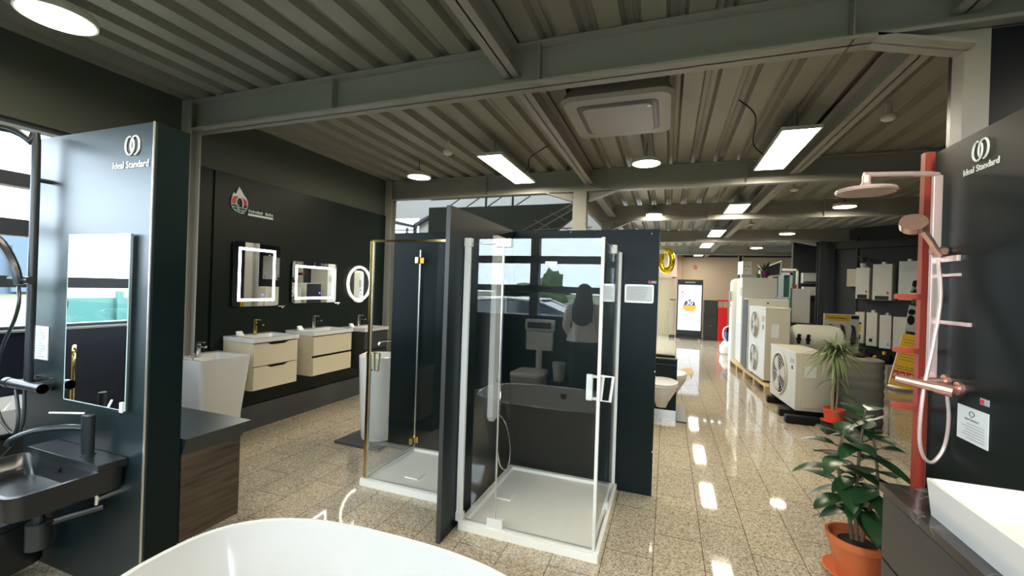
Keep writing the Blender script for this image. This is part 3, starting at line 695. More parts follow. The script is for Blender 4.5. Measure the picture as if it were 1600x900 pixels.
for y, z, lab in ((3.68, 1.30, 'small chrome bracket below the tall lit mirror'), (4.545, 1.315, 'small chrome bracket below the wide lit mirror'), (5.24, 1.33, 'small chrome bracket below the round lit mirror')):
    b = MB(); b.cyl((XL+.035, y, z), (XL+.09, y, z), .014); b.cyl((XL+.085, y-.06, z+.008), (XL+.085, y+.03, z+.008), .009); single(b.build('chrome_bracket', 'chrome'), lab, 'bracket', 'chrome brackets under the mirrors')

# round house logo on the cladding (flame over a doorway over waves) with two lines of lettering
t = thing('wall_logo', 'round red and white flame and wave emblem with lettering on the black cladding', 'sign')
yc, zc, lx = 3.16, 2.375, XL+.04
b = MB(); b.prism([(yc-.085, zc+.05), (yc-.065, zc+.095), (yc-.045, zc+.075), (yc-.01, zc+.16), (yc+.045, zc+.085), (yc+.075, zc+.035), (yc+.03, zc+.055), (yc-.03, zc+.06)], 'x', lx, lx+.006); b.build('flame_tip', 'whiteprint', t)
arc = [(yc+.082*math.cos(a), zc+.085*math.sin(a)) for a in [PI*k/14 for k in range(15)]]
inn = [(yc+.036*math.cos(a), zc+.055*math.sin(a)) for a in [PI-PI*k/14 for k in range(15)]]
b = MB(); b.prism([(yc+.082, zc-.02)]+arc+[(yc-.082, zc-.02), (yc-.036, zc-.015)]+inn+[(yc+.036, zc-.02)], 'x', lx, lx+.005); b.build('red_arch', 'orangeprint', t)
b = MB(); b.tube([(lx+.004, yc+.036*math.cos(a), zc+.052*math.sin(a)) for a in [PI*k/12 for k in range(13)]], .006, seg=6); b.tube([(lx+.004, yc-.036, zc), (lx+.004, yc-.036, zc-.03)], .006, seg=6); b.tube([(lx+.004, yc+.036, zc), (lx+.004, yc+.036, zc-.04)], .006, seg=6)
b.tube([(lx+.004, yc+.088*math.cos(a), zc+.09*math.sin(a)) for a in [-.1+(PI+.2)*k/24 for k in range(25)]], .004, seg=6)
b.build('white_outline', 'whiteprint', t)
b = MB()
for k in range(3): b.tube([(lx+.004, yc-.09+.016*k+u*(.17-.03*k), zc-.028-.026*k-.022*math.sin(u*PI*.9+.3)*(-1 if u < .5 else 1)*.5-.02*u) for u in [i/10 for i in range(11)]], .006, seg=6)
b.tube([(lx+.004, yc+.088*math.cos(a), zc-.01+.09*math.sin(a)) for a in [PI+PI*k/20 for k in range(21)]], .0045, seg=6)
b.build('waves', 'tealprint', t)
b = MB()
for k, w in enumerate((.018, .022, .016, .02, .022, .02, .016, 0, .024, .02, .018, .022)):
    if w: b.box(lx, lx+.003, 3.265+.0245*k, 3.265+.0245*k+w, 2.296, 2.296+.028-.006*(k % 2))
b.build('lettering', 'tealprint', t)
b = MB(); b.box(lx, lx+.003, 3.26, 3.56, 2.262, 2.285); b.build('lettering_bar', 'whiteprint', t)

# ================================================================== SHOWERS
def tray(lab, x0, x1, y0, y1, dx, dy, h=.04):
    t = thing('shower_tray', lab, 'shower tray')
    b = MB(); b.loft([rrect(x0, x1, y0, y1, 0, .006, 2), rrect(x0, x1, y0, y1, h+.012, .006, 2), rrect(x0+.035, x1-.035, y0+.035, y1-.035, h+.012, .01, 2), rrect(x0+.045, x1-.045, y0+.045, y1-.045, h-.008, .01, 2)])
    b.build('basin', 'tray', t)
    b = MB(); b.box(dx-.06, dx+.06, dy-.06, dy+.06, h-.008, h+.002, .002); b.build('drain_cover', 'tray', t); return t
tray('large white shower tray with square drain, right of the free black side panel', -1.25, -.335, 2.55, 3.555, -1.10, 3.04)
tray('smaller white shower tray behind the gold framed glass door', -2.245, -1.305, 2.80, 3.555, -1.90, 3.06)
b = MB(); b.box(-1.92, -1.88, 3.04, 3.08, .042, .048, .002)

t = thing('partition_screen', 'free standing glossy black side panel between the two showers', 'display panel')
MB().box(-1.302, -1.278, 2.37, 3.555, 0, 2.10).build('board', 'black_panel', t)
MB().box(-1.304, -1.276, 2.362, 2.37, 0, 2.10).build('edge_strip', 'charcoal', t)
t = thing('partition_screen', 'wide glossy black panel closing the back of both showers', 'display panel')
MB().box(-2.53, -.07, 3.56, 3.60, 0, 2.10).build('board', 'black_panel', t)
b = MB()
for x, z in ((-.78, 2.085), (-.13, 2.065), (-.075, .98), (-.075, .35)): b.sph((x, 3.558, z), .007)
b.build('fixing_screw', 'chrome', t)

# big shower glass
t = thing('shower_enclosure', 'corner shower enclosure of clear glass with white fittings on the large tray', 'shower enclosure')
zb, zt, yf, xs = .054, 1.915, 2.585, -.365
MB().box(-1.245, -1.005, yf-.003, yf+.003, zb, zt).build('fixed_pane', 'glass', t)
MB().box(-.998, xs-.006, yf-.003, yf+.003, zb+.006, zt).build('front_door_pane', 'glass', t)
MB().box(xs-.003, xs+.003, yf+.004, 3.10, zb+.006, zt).build('side_door_pane', 'glass', t)
MB().box(xs-.003, xs+.003, 3.105, 3.535, zb, zt).build('side_fixed_pane', 'glass', t)
b = MB(); b.box(-1.275, -1.235, yf-.014, yf+.014, zb-.002, zt+.0, .003); b.build('wall_profile', 'plastic_white', t)
b = MB(); b.box(xs-.014, xs+.014, 3.53, 3.557, zb, zt, .003); b.build('wall_profile', 'plastic_white', t)
b = MB(); b.box(xs-.012, xs+.008, yf-.012, yf+.010, zb, zt+.005, .003); b.build('magnetic_strip', 'offwhite', t)
for z in (zb+.0, zt-.055):
    b = MB(); b.box(-1.055, -.945, yf-.016, yf+.014, z, z+.055, .004); b.build('hinge', 'plastic_white', t)
b = MB(); b.box(-1.277, -1.225, yf-.02, yf+.02, zt-.05, zt+.006, .004); b.build('profile_cap', 'plastic_white', t)
b = MB(); b.box(-1.277, -1.225, yf-.02, yf+.02, zb-.01, zb+.05, .004); b.build('profile_cap', 'plastic_white', t)
b = MB(); b.box(xs-.02, xs+.02, 3.08, 3.13, zt-.05, zt+.012, .004); b.build('hinge', 'plastic_white', t)
b = MB(); b.box(xs-.02, xs+.02, 3.08, 3.13, zb, zb+.05, .004); b.build('hinge', 'plastic_white', t)
b = MB(); b.cyl((xs, yf+.01, zt-.01), (xs, 3.1, zt-.01), .006); b.cyl((-1.225, yf, zt-.03), (-1.06, yf+.0, zt-.03), .006); b.build('stay_rod', 'chrome', t)
b = MB(); b.box(-1.23, xs, yf-.008, yf+.008, zb-.006, zb+.008); b.box(xs-.008, xs+.008, yf, 3.53, zb-.006, zb+.008); b.build('threshold_strip', 'alu', t)
b = MB()
for s in (1,):
    b.tube([(xs+.004, yf+.05, 1.085), (xs+.075, yf+.05, 1.085), (xs+.060, yf+.05, .935), (xs+.004, yf+.05, .935), (xs+.016, yf+.05, 1.085)], .010, seg=4)
b.build('door_handle', 'plastic_white', t)
b = MB(); b.box(xs-.085, xs-.045, yf+.04, yf+.065, .93, 1.09, .006); b.box(xs-.06, xs-.003, yf+.045, yf+.06, .935, .95); b.box(xs-.06, xs-.003, yf+.045, yf+.06, 1.07, 1.085); b.build('door_handle', 'plastic_white', t)
b = MB(); b.box(-1.006, -.997, yf-.006, yf+.006, zb, zt); b.build('seal', 'alu', t)
b = MB(); b.box(-.72, -.645, yf-.005, yf-.003, 1.748, 1.772); b.build('price_sticker', 'paper', t)

# shower column inside
t = thing('shower_column', 'slim white shower column with curved foot inside the large shower', 'shower')
b = MB(); pr = [(3.06, 2.0), (3.22, 2.0), (3.22, .66), (3.20, .61), (3.16, .575), (3.09, .56), (3.06, .60)]
b.prism(pr, 'x', -1.278, -1.235); b.build('column_body', 'plastic_white', t)
b = MB(); b.box(-1.235, -1.19, 3.11, 3.14, .86, .90, .004); b.box(-1.235, -1.225, 3.15, 3.18, 1.50, 1.53, .003); b.build('hand_shower_holder', 'chrome', t)
MB().tube([(-1.20, 3.12, .90), (-1.195, 3.12, .82), (-1.19, 3.10, .70), (-1.19, 3.06, .45), (-1.17, 3.08, .25), (-1.13, 3.13, .20), (-1.12, 3.18, .32), (-1.16, 3.19, .50), (-1.22, 3.17, .60)], .007, smooth_n=8).build('hose', 'chrome', t)

# small shower glass with gold fittings
t = thing('shower_enclosure', 'shower enclosure of clear glass with gold fittings on the smaller tray', 'shower enclosure')
yf, xs, zt = 2.83, -2.215, 1.93
MB().box(xs+.005, -1.306, yf-.003, yf+.003, zb, zt).build('front_pane', 'glass', t)
MB().box(xs-.003, xs+.003, yf+.006, 3.535, zb+.006, zt).build('side_door_pane', 'glass', t)
b = MB(); b.box(xs-.012, xs+.012, yf-.012, yf+.012, zb-.002, zt+.006, .002); b.build('corner_strip', 'brass', t)
b = MB(); b.box(xs+.012, xs+.020, yf-.006, yf+.006, zb, zt); b.build('seal', 'alu', t)
b = MB(); b.box(xs-.006, xs+.006, 3.53, 3.545, zb, zt); b.build('seal', 'alu', t)
for z in (.10, 1.80):
    b = MB(); b.box(xs-.018, xs+.018, 3.47, 3.557, z, z+.06, .003); b.box(xs+.018, xs+.04, 3.53, 3.557, z, z+.06, .003); b.build('hinge', 'brass', t)
b = MB(); b.box(xs, -1.306, yf-.007, yf+.007, zt-.004, zt+.014); b.build('top_rail', 'brass', t)
b = MB(); b.box(xs, -1.306, yf-.006, yf+.006, zb-.004, zb+.006); b.box(xs-.006, xs+.006, yf, 3.53, zb-.004, zb+.006); b.build('threshold_strip', 'alu', t)
b = MB(); b.tube([(xs+.004, yf+.05, 1.04), (xs+.065, yf+.05, 1.04), (xs+.055, yf+.05, .90), (xs+.02, yf+.05, .90), (xs+.015, yf+.05, 1.04)], .008, seg=4); b.build('door_handle', 'brass', t)
b = MB(); b.tube([(xs-.004, yf+.05, 1.04), (xs-.06, yf+.05, 1.04), (xs-.05, yf+.05, .90), (xs-.004, yf+.05, .90)], .008, seg=4); b.build('door_handle', 'brass', t)

def sheet(lab, x0, x1, y, z0, z1, n, frame=None, cat='paper'):
    t = thing('information_sheet', lab, cat)
    MB().box(x0, x1, y-.003, y, z0, z1).build('sheet', 'paper', t)
    b = MB(); h = (z1-z0)/(n+1.5)
    for k in range(n): b.box(x0+.012, x0+.012+(x1-x0-.024)*(.6+.4*math.sin(k*3.1+1)**2), y-.0042, y-.003, z1-h*(k+1.2), z1-h*(k+1.2)+h*.3)
    b.build('printed_lines', 'greyprint', t)
    if frame:
        b = MB(); b.box(x0-.008, x1+.008, y-.004, y-.0, z1, z1+.010); b.box(x0-.008, x1+.008, y-.004, y, z0-.010, z0); b.box(x0-.008, x0, y-.004, y, z0-.010, z1+.010); b.box(x1, x1+.008, y-.004, y, z0-.010, z1+.010)
        b.build('sleeve', frame, t)
sheet('printed sheet in a clear sleeve on the bare end of the black back panel', -.315, -.110, 3.558, 1.525, 1.650, 8, 'alu')
sheet('narrow printed sheet on the black back panel, just inside the large shower glass', -.495, -.41, 3.558, 1.53, 1.655, 8)
t = thing('sticker', 'small red and blue sticker on the upper corner of the black back panel', 'sticker')
MB().box(-.145, -.085, 3.556, 3.559, 1.672, 1.692, .002).build('backing', 'greyprint', t); MB().box(-.14, -.12, 3.5545, 3.557, 1.675, 1.69).build('mark', 'redprint', t)
for nm, x, z in (('tall white clip', -.395, 1.80), ('tall white clip', -1.215, 1.81)):
    pass

# freestanding round basin and tile
t = thing('pedestal_basin', 'white round pedestal basin standing left of the gold framed shower', 'wash basin')
b = MB(); b.lathe([(.165, .031), (.172, .06), (.195, .45), (.208, .80), (.210, .865), (.200, .87), (.185, .86), (.15, .80), (.05, .77), (.0, .768)], (-2.75, 3.70, 0), 40, 1, 1); b.build('pedestal', 'white', t)
t = thing('basin_mixer', 'chrome tap over the white round pedestal basin', 'tap')
b = MB(); b.cyl((-2.66, 3.83, .865), (-2.66, 3.83, 1.0), .018); b.tube([(-2.66, 3.83, .99), (-2.70, 3.80, 1.01), (-2.78, 3.74, 1.0), (-2.80, 3.72, .96)], .011, smooth_n=4); b.build('body', 'chrome', t)
MB().tube([(-2.66, 3.83, 1.0), (-2.64, 3.80, 1.03), (-2.58, 3.74, 1.04)], .007).build('handle', 'chrome', t)
b = MB(); b.box(-3.06, -2.535, 3.42, 4.0, 0, .028, .004); single(b.build('floor_tile_sample', 'slate'), 'dark square slab under the white round pedestal basin', 'tile')

# ================================================================== FREESTANDING TUB
t = thing('bathtub', 'white freestanding bathtub with thin rounded rim in front of the showers', 'bathtub')
def sup(cx, cy, a, c, z, n=56, e=2.6):
    out = []
    for k in range(n):
        q = 2*PI*k/n; u, v = math.cos(q), math.sin(q)
        out.append((cx+a*abs(u)**(2/e)*(1 if u > 0 else -1), cy+c*abs(v)**(2/e)*(1 if v > 0 else -1), z))
    return out
cx, cy, A, B_ = -1.0, 1.09, .77, .44
b = MB(); b.loft([sup(cx, cy, A-.16, B_-.13, 0), sup(cx, cy, A-.12, B_-.10, .10), sup(cx, cy, A-.05, B_-.045, .38), sup(cx, cy, A, B_, .545), sup(cx, cy, A+.002, B_+.002, .555), sup(cx, cy, A-.008, B_-.008, .560),
        sup(cx, cy, A-.022, B_-.022, .556), sup(cx, cy, A-.06, B_-.05, .42), sup(cx, cy, A-.17, B_-.12, .18), sup(cx, cy, A-.30, B_-.2, .13)])
b.build('shell', 'tub', t)
b = MB(); b.cyl((-1.0, .705, .47), (-1.0, .70, .47), .03); b.box(-1.04, -.96, .70, .712, .485, .495, .002); b.build('overflow', 'black', t)

# ================================================================== RIGHT SHOWER DISPLAY
t = thing('partition_screen', 'tall dark display wall on the right carrying the rose gold shower', 'display panel')
MB().box(1.262, 1.44, 2.10, 2.695, 0, 2.35).build('core', 'navy_panel', t)
MB().box(1.25, 1.262, 2.10, 2.755, 0, 2.35).build('front_sheet', 'black_panel', t)
marks(t, 2.42, 2.262, '-x', 1.248, .042)
text('lettering', 'Ideal Standard', 0.040, 'whiteprint', t, '-x', (1.249, 2.42, 2.175), bold=.0004)
t = thing('steel_stand', 'red steel upright with short arms at the edge of the right display wall', 'stand')
MB().box(1.232, 1.275, 2.81, 2.855, 0, 2.375, .003).build('upright', 'redsteel', t)
for z in (1.625, 1.345, 1.05): MB().box(1.135, 1.232, 2.81, 2.85, z-.015, z+.012, .002).build('arm', 'redsteel', t)
MB().box(1.14, 1.31, 2.805, 2.89, 0, .03, .003).build('foot', 'redsteel', t)
t = thing('shower_system', 'rose gold shower rail with round rain head on the right display wall', 'shower')
xr, yr = 1.215, 2.66
b = MB(); b.box(xr-.018, xr+.018, yr-.013, yr+.013, 1.23, 2.215, .004); b.build('rail', 'rose_light', t)
b = MB(); b.tube([(xr, yr, 2.15), (xr, yr, 2.205), (xr-.03, yr-.01, 2.222), (.90, 2.60, 2.222)], .0125, smooth_n=3); b.build('arm', 'rose_light', t)
b = MB(); b.cyl((.91, 2.60, 2.165), (.91, 2.60, 2.215), .018); b.lathe([(0, 0), (.118, 0), (.125, .008), (.12, .018), (.03, .026), (.018, .05)], (.91, 2.60, 2.13)); b.build('rain_head', 'rose_light', t)
b = MB(); b.cyl((xr-.03, yr-.03, 1.845), (xr+.03, yr-.03, 1.845), .018); b.build('slider', 'rose', t)
b = MB(); b.tube([(xr-.005, yr-.05, 1.82), (xr-.05, yr-.07, 1.89), (xr-.105, yr-.09, 1.96)], .014, rad=(.9, 1.2)); b.build('hand_shower', 'rose', t)
b = MB(); b.cyl((xr-.125, yr-.09, 1.955), (xr-.135, yr-.115, 1.975), .052, seg=28); b.build('spray_face', 'rose', t)
b = MB()
for z, l in ((1.81, .09), (1.73, .095), (1.505, .15)):
    pass
for z, y1, h in ((1.805, 2.53, .014), (1.728, 2.52, .007), (1.505, 2.44, .009)):
    b = MB(); b.box(1.235, 1.25, y1, yr-.0, z-h, z+h, .002); b.box(xr, 1.25, yr-.012, yr+.012, z-.010, z+.010, .002); b.build('wall_bracket', 'rose_light', t)
b = MB(); b.cyl((1.06, 2.60, 1.225), (1.205, 2.47, 1.205), .021, seg=24); b.cyl((1.165, 2.506, 1.211), (1.21, 2.466, 1.204), .026, seg=24); b.cyl((1.17, 2.50, 1.21), (1.25, 2.50, 1.215), .018); b.cyl((1.155, 2.60, 1.225), (1.25, 2.60, 1.23), .016); b.cyl((1.235, 2.50, 1.215), (1.25, 2.50, 1.215), .03); b.cyl((1.235, 2.60, 1.23), (1.25, 2.60, 1.23), .03)
b.build('thermostatic_mixer', 'rose', t)
MB().tube([(xr-.01, yr-.05, 1.80), (xr-.01, yr-.08, 1.62), (xr-.04, yr-.10, 1.40), (xr-.075, yr-.11, 1.18), (xr-.085, yr-.11, .98), (xr-.065, yr-.10, .88), (xr-.025, yr-.09, .85), (xr+.02, yr-.08, .92), (xr+.03, yr-.09, 1.05), (xr+.015, yr-.10, 1.19)], .0075, smooth_n=8).build('hose', 'rose_light', t)
t = thing('information_sheet', 'printed card with a small ring emblem on the right display wall', 'paper')
MB().box(1.246, 1.2495, 2.315, 2.512, 1.0, 1.148).build('sheet', 'paper', t)
b = MB()
for k in range(6): b.box(1.245, 1.2462, 2.335, 2.335+.15*(.75+.25*math.sin(k*5)**2), 1.075-k*.012, 1.079-k*.012)
b.build('printed_lines', 'greyprint', t)
text('lettering', 'Ideal Standard', .016, 'blackprint', t, '-x', (1.2465, 2.415, 1.092))
marks(t, 2.415, 1.122, '-x', 1.2455, .012, 'blackprint') if False else MB().tube([(1.2455, 2.415+.016*math.cos(a), 1.122+.011*math.sin(a)) for a in [2*PI*k/20 for k in range(21)]], .0016, seg=5).build('emblem', 'blackprint', t)
t = thing('sticker', 'small red and blue sticker above the printed card on the right display wall', 'sticker')
MB().box(1.247, 1.2495, 2.315, 2.37, 1.178, 1.205, .001).build('backing', 'greyprint', t); MB().box(1.2455, 1.247, 2.345, 2.365, 1.182, 1.20).build('mark', 'redprint', t)

# right foreground vanity and vessel basin
t = thing('vanity_unit', 'black vanity unit with veined marble top in the right corner', 'cabinet')
MB().box(.925, 1.235, .35, 2.335, .25, .765).build('body', 'charcoal', t)
MB().box(1.235, 1.60, .35, 2.08, .25, .765).build('rear_body', 'charcoal', t)
for z0, z1 in ((.262, .478), (.486, .755)): MB().box(.914, .925, .36, 2.33, z0, z1, .002).build('drawer', 'charcoal', t)
b = MB(); b.prism([(.905, .35), (1.60, .35), (1.60, 2.09), (1.24, 2.09), (1.24, 2.345), (.905, 2.345)], 'z', .765, .80); b.build('worktop', 'marble', t)
t = thing('vessel_basin', 'white rectangular vessel basin on the veined marble top', 'wash basin')
b = MB(); b.loft([rrect(.957, 1.47, 1.01, 2.08, .80, .02, 4), rrect(.945, 1.48, 1.0, 2.09, .93, .02, 4), rrect(.957, 1.468, 1.012, 2.078, .932, .02, 4), rrect(1.00, 1.42, 1.06, 2.02, .835, .04, 4)])
b.build('bowl', 'white', t)
b = MB(); b.cyl((1.21, 1.56, .832), (1.21, 1.56, .842), .03); b.build('waste_cover', 'white', t)

# ================================================================== TOILET DISPLAY
t = thing('toilet_display', 'low black board with pale plinth carrying the front wall hung toilet', 'display stand')
MB().box(-.90, .145, 5.88, 5.98, .10, .745).build('board', 'black_panel', t)
MB().box(-.90, .145, 5.87, 6.02, 0, .10).build('plinth', 'alu', t)
MB().box(-.905, .15, 5.872, 5.985, .745, .757, .003).build('top_board', 'charcoal', t)
b = MB(); b.box(-.9, .145, 5.874, 5.88, .675, .685); b.build('groove', 'charcoal', t)
t = thing('toilet_display', 'rear low black board carrying the second wall hung toilet', 'display stand')
MB().box(-.95, .13, 6.62, 6.72, 0, .70).build('board', 'black_panel', t)
def toilet(lab, mat='white'):
    t = thing('toilet', lab, 'toilet', 'white wall hung toilets on low black boards'); N = 32
    def oval(a, l0, l1, z, k): return [(a*math.cos(q), (l1 if math.sin(q) > 0 else l0)*math.sin(q)-.26, z) for q in [2*PI*i/N for i in range(N)]]
    b = MB(); b.loft([oval(.06, .05, .255, .15, 0), oval(.085, .10, .257, .22, 0), oval(.13, .19, .258, .30, 0), oval(.172, .25, .259, .37, 0), oval(.18, .262, .26, .42, 0)]); b.build('bowl', mat, t)
    b = MB(); b.loft([oval(.182, .265, .25, .424, 0), oval(.185, .268, .25, .436, 0), oval(.18, .262, .25, .440, 0)]); b.build('seat', 'plastic_white', t)
    b = MB(); b.loft([oval(.182, .265, .25, .444, 0), oval(.186, .268, .25, .466, 0), oval(.175, .255, .24, .474, 0)]); b.build('lid', 'plastic_white', t)
    return settle(t)
t1 = toilet('white wall hung toilet facing forward, half hidden by the black back panel')
o1 = t1.location.copy(); t1.location = Vector((-.03, 5.878, .05))+o1
t2 = dup(t1, Vector((.10, 6.621, .04))+o1, 0, 'white wall hung toilet on the rear black board, seen just right of the front board')
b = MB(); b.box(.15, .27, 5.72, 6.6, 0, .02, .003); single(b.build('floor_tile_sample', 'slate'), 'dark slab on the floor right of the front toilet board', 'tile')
t = thing('brochure_stand', 'small brochures standing on top of the toilet block', 'brochures') if False else None

# ================================================================== HEAT PUMPS AND APPLIANCES
def fan_unit(lab, L, D, H, fans, loc, rz, group=None, body='ivory'):
    """local frame: fan face at x=0 (faces -x), length L along +y, depth D along +x"""
    t = thing('outdoor_unit', lab, 'heat pump', group)
    b = MB(); b.box(0, D, 0, L, .03, H-.02, .012); b.build('casing', body, t)
    b = MB(); b.box(-.006, D+.004, -.004, L+.004, H-.035, H, .006); b.build('top_cover', body, t)
    fy0 = L*.60
    for k in range(fans):
        fz = H*.52 if fans == 1 else H*(.27+.47*k); r = .29 if fans == 1 else .24
        b = MB(); b.tube([(-.004, fy0+r*math.cos(a), fz+r*math.sin(a)) for a in [2*PI*i/40 for i in range(41)]], .016, seg=8)
        b.build('fan_ring', body, t)
        b = MB(); b.cyl((-.002, fy0, fz), (.004, fy0, fz), r-.005, seg=40); b.build('fan_recess', 'black', t)
        b = MB()
        for q in range(3):
            a0 = q*2*PI/3+.4; rr = r*.88
            pts = [(fy0, fz)]+[(fy0+rr*math.cos(a0+j*.13)*(.98 if j else .8), fz+rr*math.sin(a0+j*.13)*(.98 if j else .8)) for j in range(8)]
            b.prism(pts, 'x', -.012-.001*q, -.006)
        b.cyl((-.02, fy0, fz), (0, fy0, fz), .05); b.build('fan_blades', 'ivory', t)
        b = MB()
        for j in range(1, 6): b.tube([(-.016, fy0+r*j/6*math.cos(a), fz+r*j/6*math.sin(a)) for a in [2*PI*i/28 for i in range(29)]], .0022, seg=4)
        for j in range(8): b.tube([(-.018, fy0, fz), (-.014, fy0+r*math.cos(j*PI/4), fz+r*math.sin(j*PI/4))], .003, seg=4)
        b.build('fan_guard', 'offwhite', t)
    b = MB(); b.box(-.003, 0, L*.08, L*.20, H*.80, H*.88); b.build('badge', 'greyprint', t)
    b = MB(); b.box(-.003, 0, L*.10, L*.15, H*.70, H*.76); b.build('maker_plate', 'blackprint', t)
    b = MB(); b.box(D*.25, D*.55, -.006, -.001, H*.60, H*.78); b.build('data_label', 'paper', t)
    b = MB(); b.box(D*.2, D*.9, -.008, -.001, H*.10, H*.50, .003); b.box(D*.12, D*.14, -.005, 0, .04, H-.04); b.build('service_cover', body, t)
    for y in (.12*L, .85*L): MB().box(.02, D-.02, y-.03, y+.03, 0, .03).build('foot', 'black', t)
    settle(t); c = t.location.copy(); t.location = Vector(loc)+Matrix.Rotation(rz, 3, 'Z') @ c; t.rotation_euler = (0, 0, rz)
    return t
fan_unit('cream single fan heat pump unit on black rubber feet, nearest the aisle plants', 1.06, .42, .78, 1, (1.60, 6.52, .10), math.radians(4.2))
for y0, lab in ((6.33, 'black rubber bar under the near end of the single fan unit'), (6.66, 'black rubber bar under the middle of the single fan unit'), (7.40, 'black rubber bar under the far end of the single fan unit')):
    b = MB(); b.box(1.46, 2.05, y0, y0+.12, 0, .10, .02); b2 = single(b.build('rubber_foot', 'black'), lab, 'rubber support', 'rubber bars under the fan unit')
fan_unit('tall cream heat pump unit with two fans on the wooden pallet', 1.10, .37, 1.27, 2, (1.57, 8.28, .145), math.radians(3.5))
t = thing('pallet', 'pale wooden pallet under the tall white appliances', 'pallet')
def on_line(y): return 1.54-.058*(y-7.98)
for k in range(6):
    x0 = .0+k*.105; b = MB(); b.prism([(on_line(7.98)+x0, 7.98), (on_line(7.98)+x0+.10, 7.98), (on_line(10.9)+x0+.10, 10.9), (on_line(10.9)+x0, 10.9)], 'z', .118, .14); b.build('deck_board', 'pine', t)
for y in (8.0, 8.7, 9.4, 9.5, 10.1, 10.78):
    b = MB(); b.box(on_line(y), on_line(y)+.625, y, y+.10, .096, .118); b.build('cross_board', 'pine', t)
    for x in (0, .26, .525):
        b = MB(); b.box(on_line(y)+x, on_line(y)+x+.10, y, y+.10, .0, .096); b.build('block', 'pine', t)
t = thing('buffer_cabinet', 'white cabinet with black flank behind the two fan unit', 'heat pump')
MB().box(1.50, 2.20, 9.55, 10.10, .145, 1.545, .01).build('casing', 'offwhite', t); MB().box(1.492, 1.50, 9.56, 10.09, .16, 1.53).build('side_panel', 'black', t)
MB().box(1.52, 2.18, 9.545, 9.55, 1.40, 1.53).build('top_flap', 'offwhite', t); MB().sph((1.84, 9.54, 1.47), .015).build('lock', 'black', t)
t = thing('tall_indoor_unit', 'very tall white cabinet behind the fan units with plant and frame on top', 'heat pump')
MB().box(1.50, 2.16, 10.35, 11.05, .145, 1.99, .015).build('casing', 'offwhite', t)
MB().box(1.494, 1.50, 10.40, 10.55, 1.60, 1.78, .002).build('control_panel', 'greyprint', t); b = MB(); b.box(1.54, 2.12, 10.342, 10.35, .95, .955); b.box(1.494, 1.5, 10.37, 11.03, .95, .955); b.build('seam', 'greyprint', t)
t = thing('water_tank', 'tall white rounded cylinder tank beside the very tall white cabinet', 'tank')
b = MB(); b.lathe([(.29, 0), (.29, 1.9), (.27, 1.97), (.20, 2.01), (0, 2.02)], (1.75, 11.85, 0), 40); b.build('jacket', 'offwhite', t)
b = MB(); b.box(1.43, 1.46, 11.75, 11.82, 1.45, 1.70, .004); b.cyl((1.44, 11.8, 1.35), (1.46, 11.8, 1.35), .03); b.build('thermometer_plate', 'greyprint', t)
t = thing('blue_machine', 'blue and black floor machine with white rounded base beside the tall tank', 'machine')
b = MB(); b.lathe([(.20, 0), (.24, .05), (.25, .22), (.16, .36)], (1.62, 12.9, 0), 28); b.build('base', 'plastic_white', t)
MB().box(1.50, 1.76, 12.8, 13.05, .34, .60, .03).build('body', 'navy', t)
b = MB(); b.tube([(1.52, 12.78, .36), (1.44, 12.78, .50), (1.46, 12.78, .70), (1.60, 12.8, .78)], .02, smooth_n=4); b.build('handle', 'plastic_white', t)
MB().box(1.52, 1.74, 12.82, 13.02, .60, .76, .02).build('control_panel', 'black', t)

# on top of the tall cabinet
t = thing('cardboard_box', 'white printed box on top of the tall white cabinet', 'box')
b = MB(); b.box(1.47, 1.66, 10.40, 10.62, 2.06, 2.34, .004, rz=.3); b.build('carton', 'plastic_white', t)
b = MB(); b.box(1.52, 1.56, 10.372, 10.376, 2.22, 2.232); b.box(1.59, 1.63, 10.372, 10.376, 2.22, 2.232); b.box(1.555, 1.585, 10.372, 10.376, 2.14, 2.152); b.build('print', 'blackprint', t)
b = MB(); b.box(1.50, 1.78, 10.42, 10.70, 1.99, 2.06, .004); single(b.build('cardboard_box', 'greyprint'), 'flat grey box under the white printed box', 'box')
t = thing('potted_plant', 'zebra striped spiky plant in a purple pot on the tall white cabinet', 'plant')
b = MB(); b.lathe([(.055, 0), (.075, .13), (.08, .15), (.068, .15), (.06, .12), (0, .12)], (1.93, 10.46, 1.99), 24); b.build('pot', 'purple', t)
def blade(b, p, dirv, L, w, droop, n=7):
    d = Vector(dirv).normalized(); side = d.cross(Vector((0, 0, 1)))
    side = side.normalized() if side.length > .05 else Vector((1, 0, 0)); pts = []
    for i in range(n+1):
        s = i/n; c = Vector(p)+d*L*s+Vector((0, 0, -droop*s*s*L)); ww = w*math.sin(PI*min(.999, .12+s*.88))*.5+.0006
        pts.append((c-side*ww, c+Vector((0, 0, -.25*ww)), c+side*ww))
    bm = b.bm; vs = [[bm.verts.new(q) for q in r] for r in pts]
    for i in range(n):
        for k in range(2): bm.faces.new((vs[i][k], vs[i][k+1], vs[i+1][k+1], vs[i+1][k]))
b = MB(); rnd = random.Random(3)
for k in range(16):
    a = rnd.uniform(0, 2*PI); e = rnd.uniform(.5, 2.2); blade(b, (1.93, 10.46, 2.12), (math.cos(a), math.sin(a), e), rnd.uniform(.16, .34), .035, .1)
b.build('leaves', 'leaf', t)
t = thing('picture_frame', 'tilted white photo frame on the tall white cabinet, right of the purple pot', 'picture frame')
b = MB(); pts = [(1.98, 2.02), (2.26, 2.06), (2.27, 2.36), (1.99, 2.24)]
def framebars(b, pts, y, w):
    for i in range(4):
        p, q = pts[i], pts[(i+1) % 4]; b.cyl((p[0], y, p[1]), (q[0], y, q[1]), w, seg=4)
framebars(b, pts, 10.6, .018); b.build('frame', 'plastic_white', t)
b = MB(); b.prism(pts, 'y', 10.605, 10.612); b.build('picture', 'grey_picture' if False else 'slate', t)
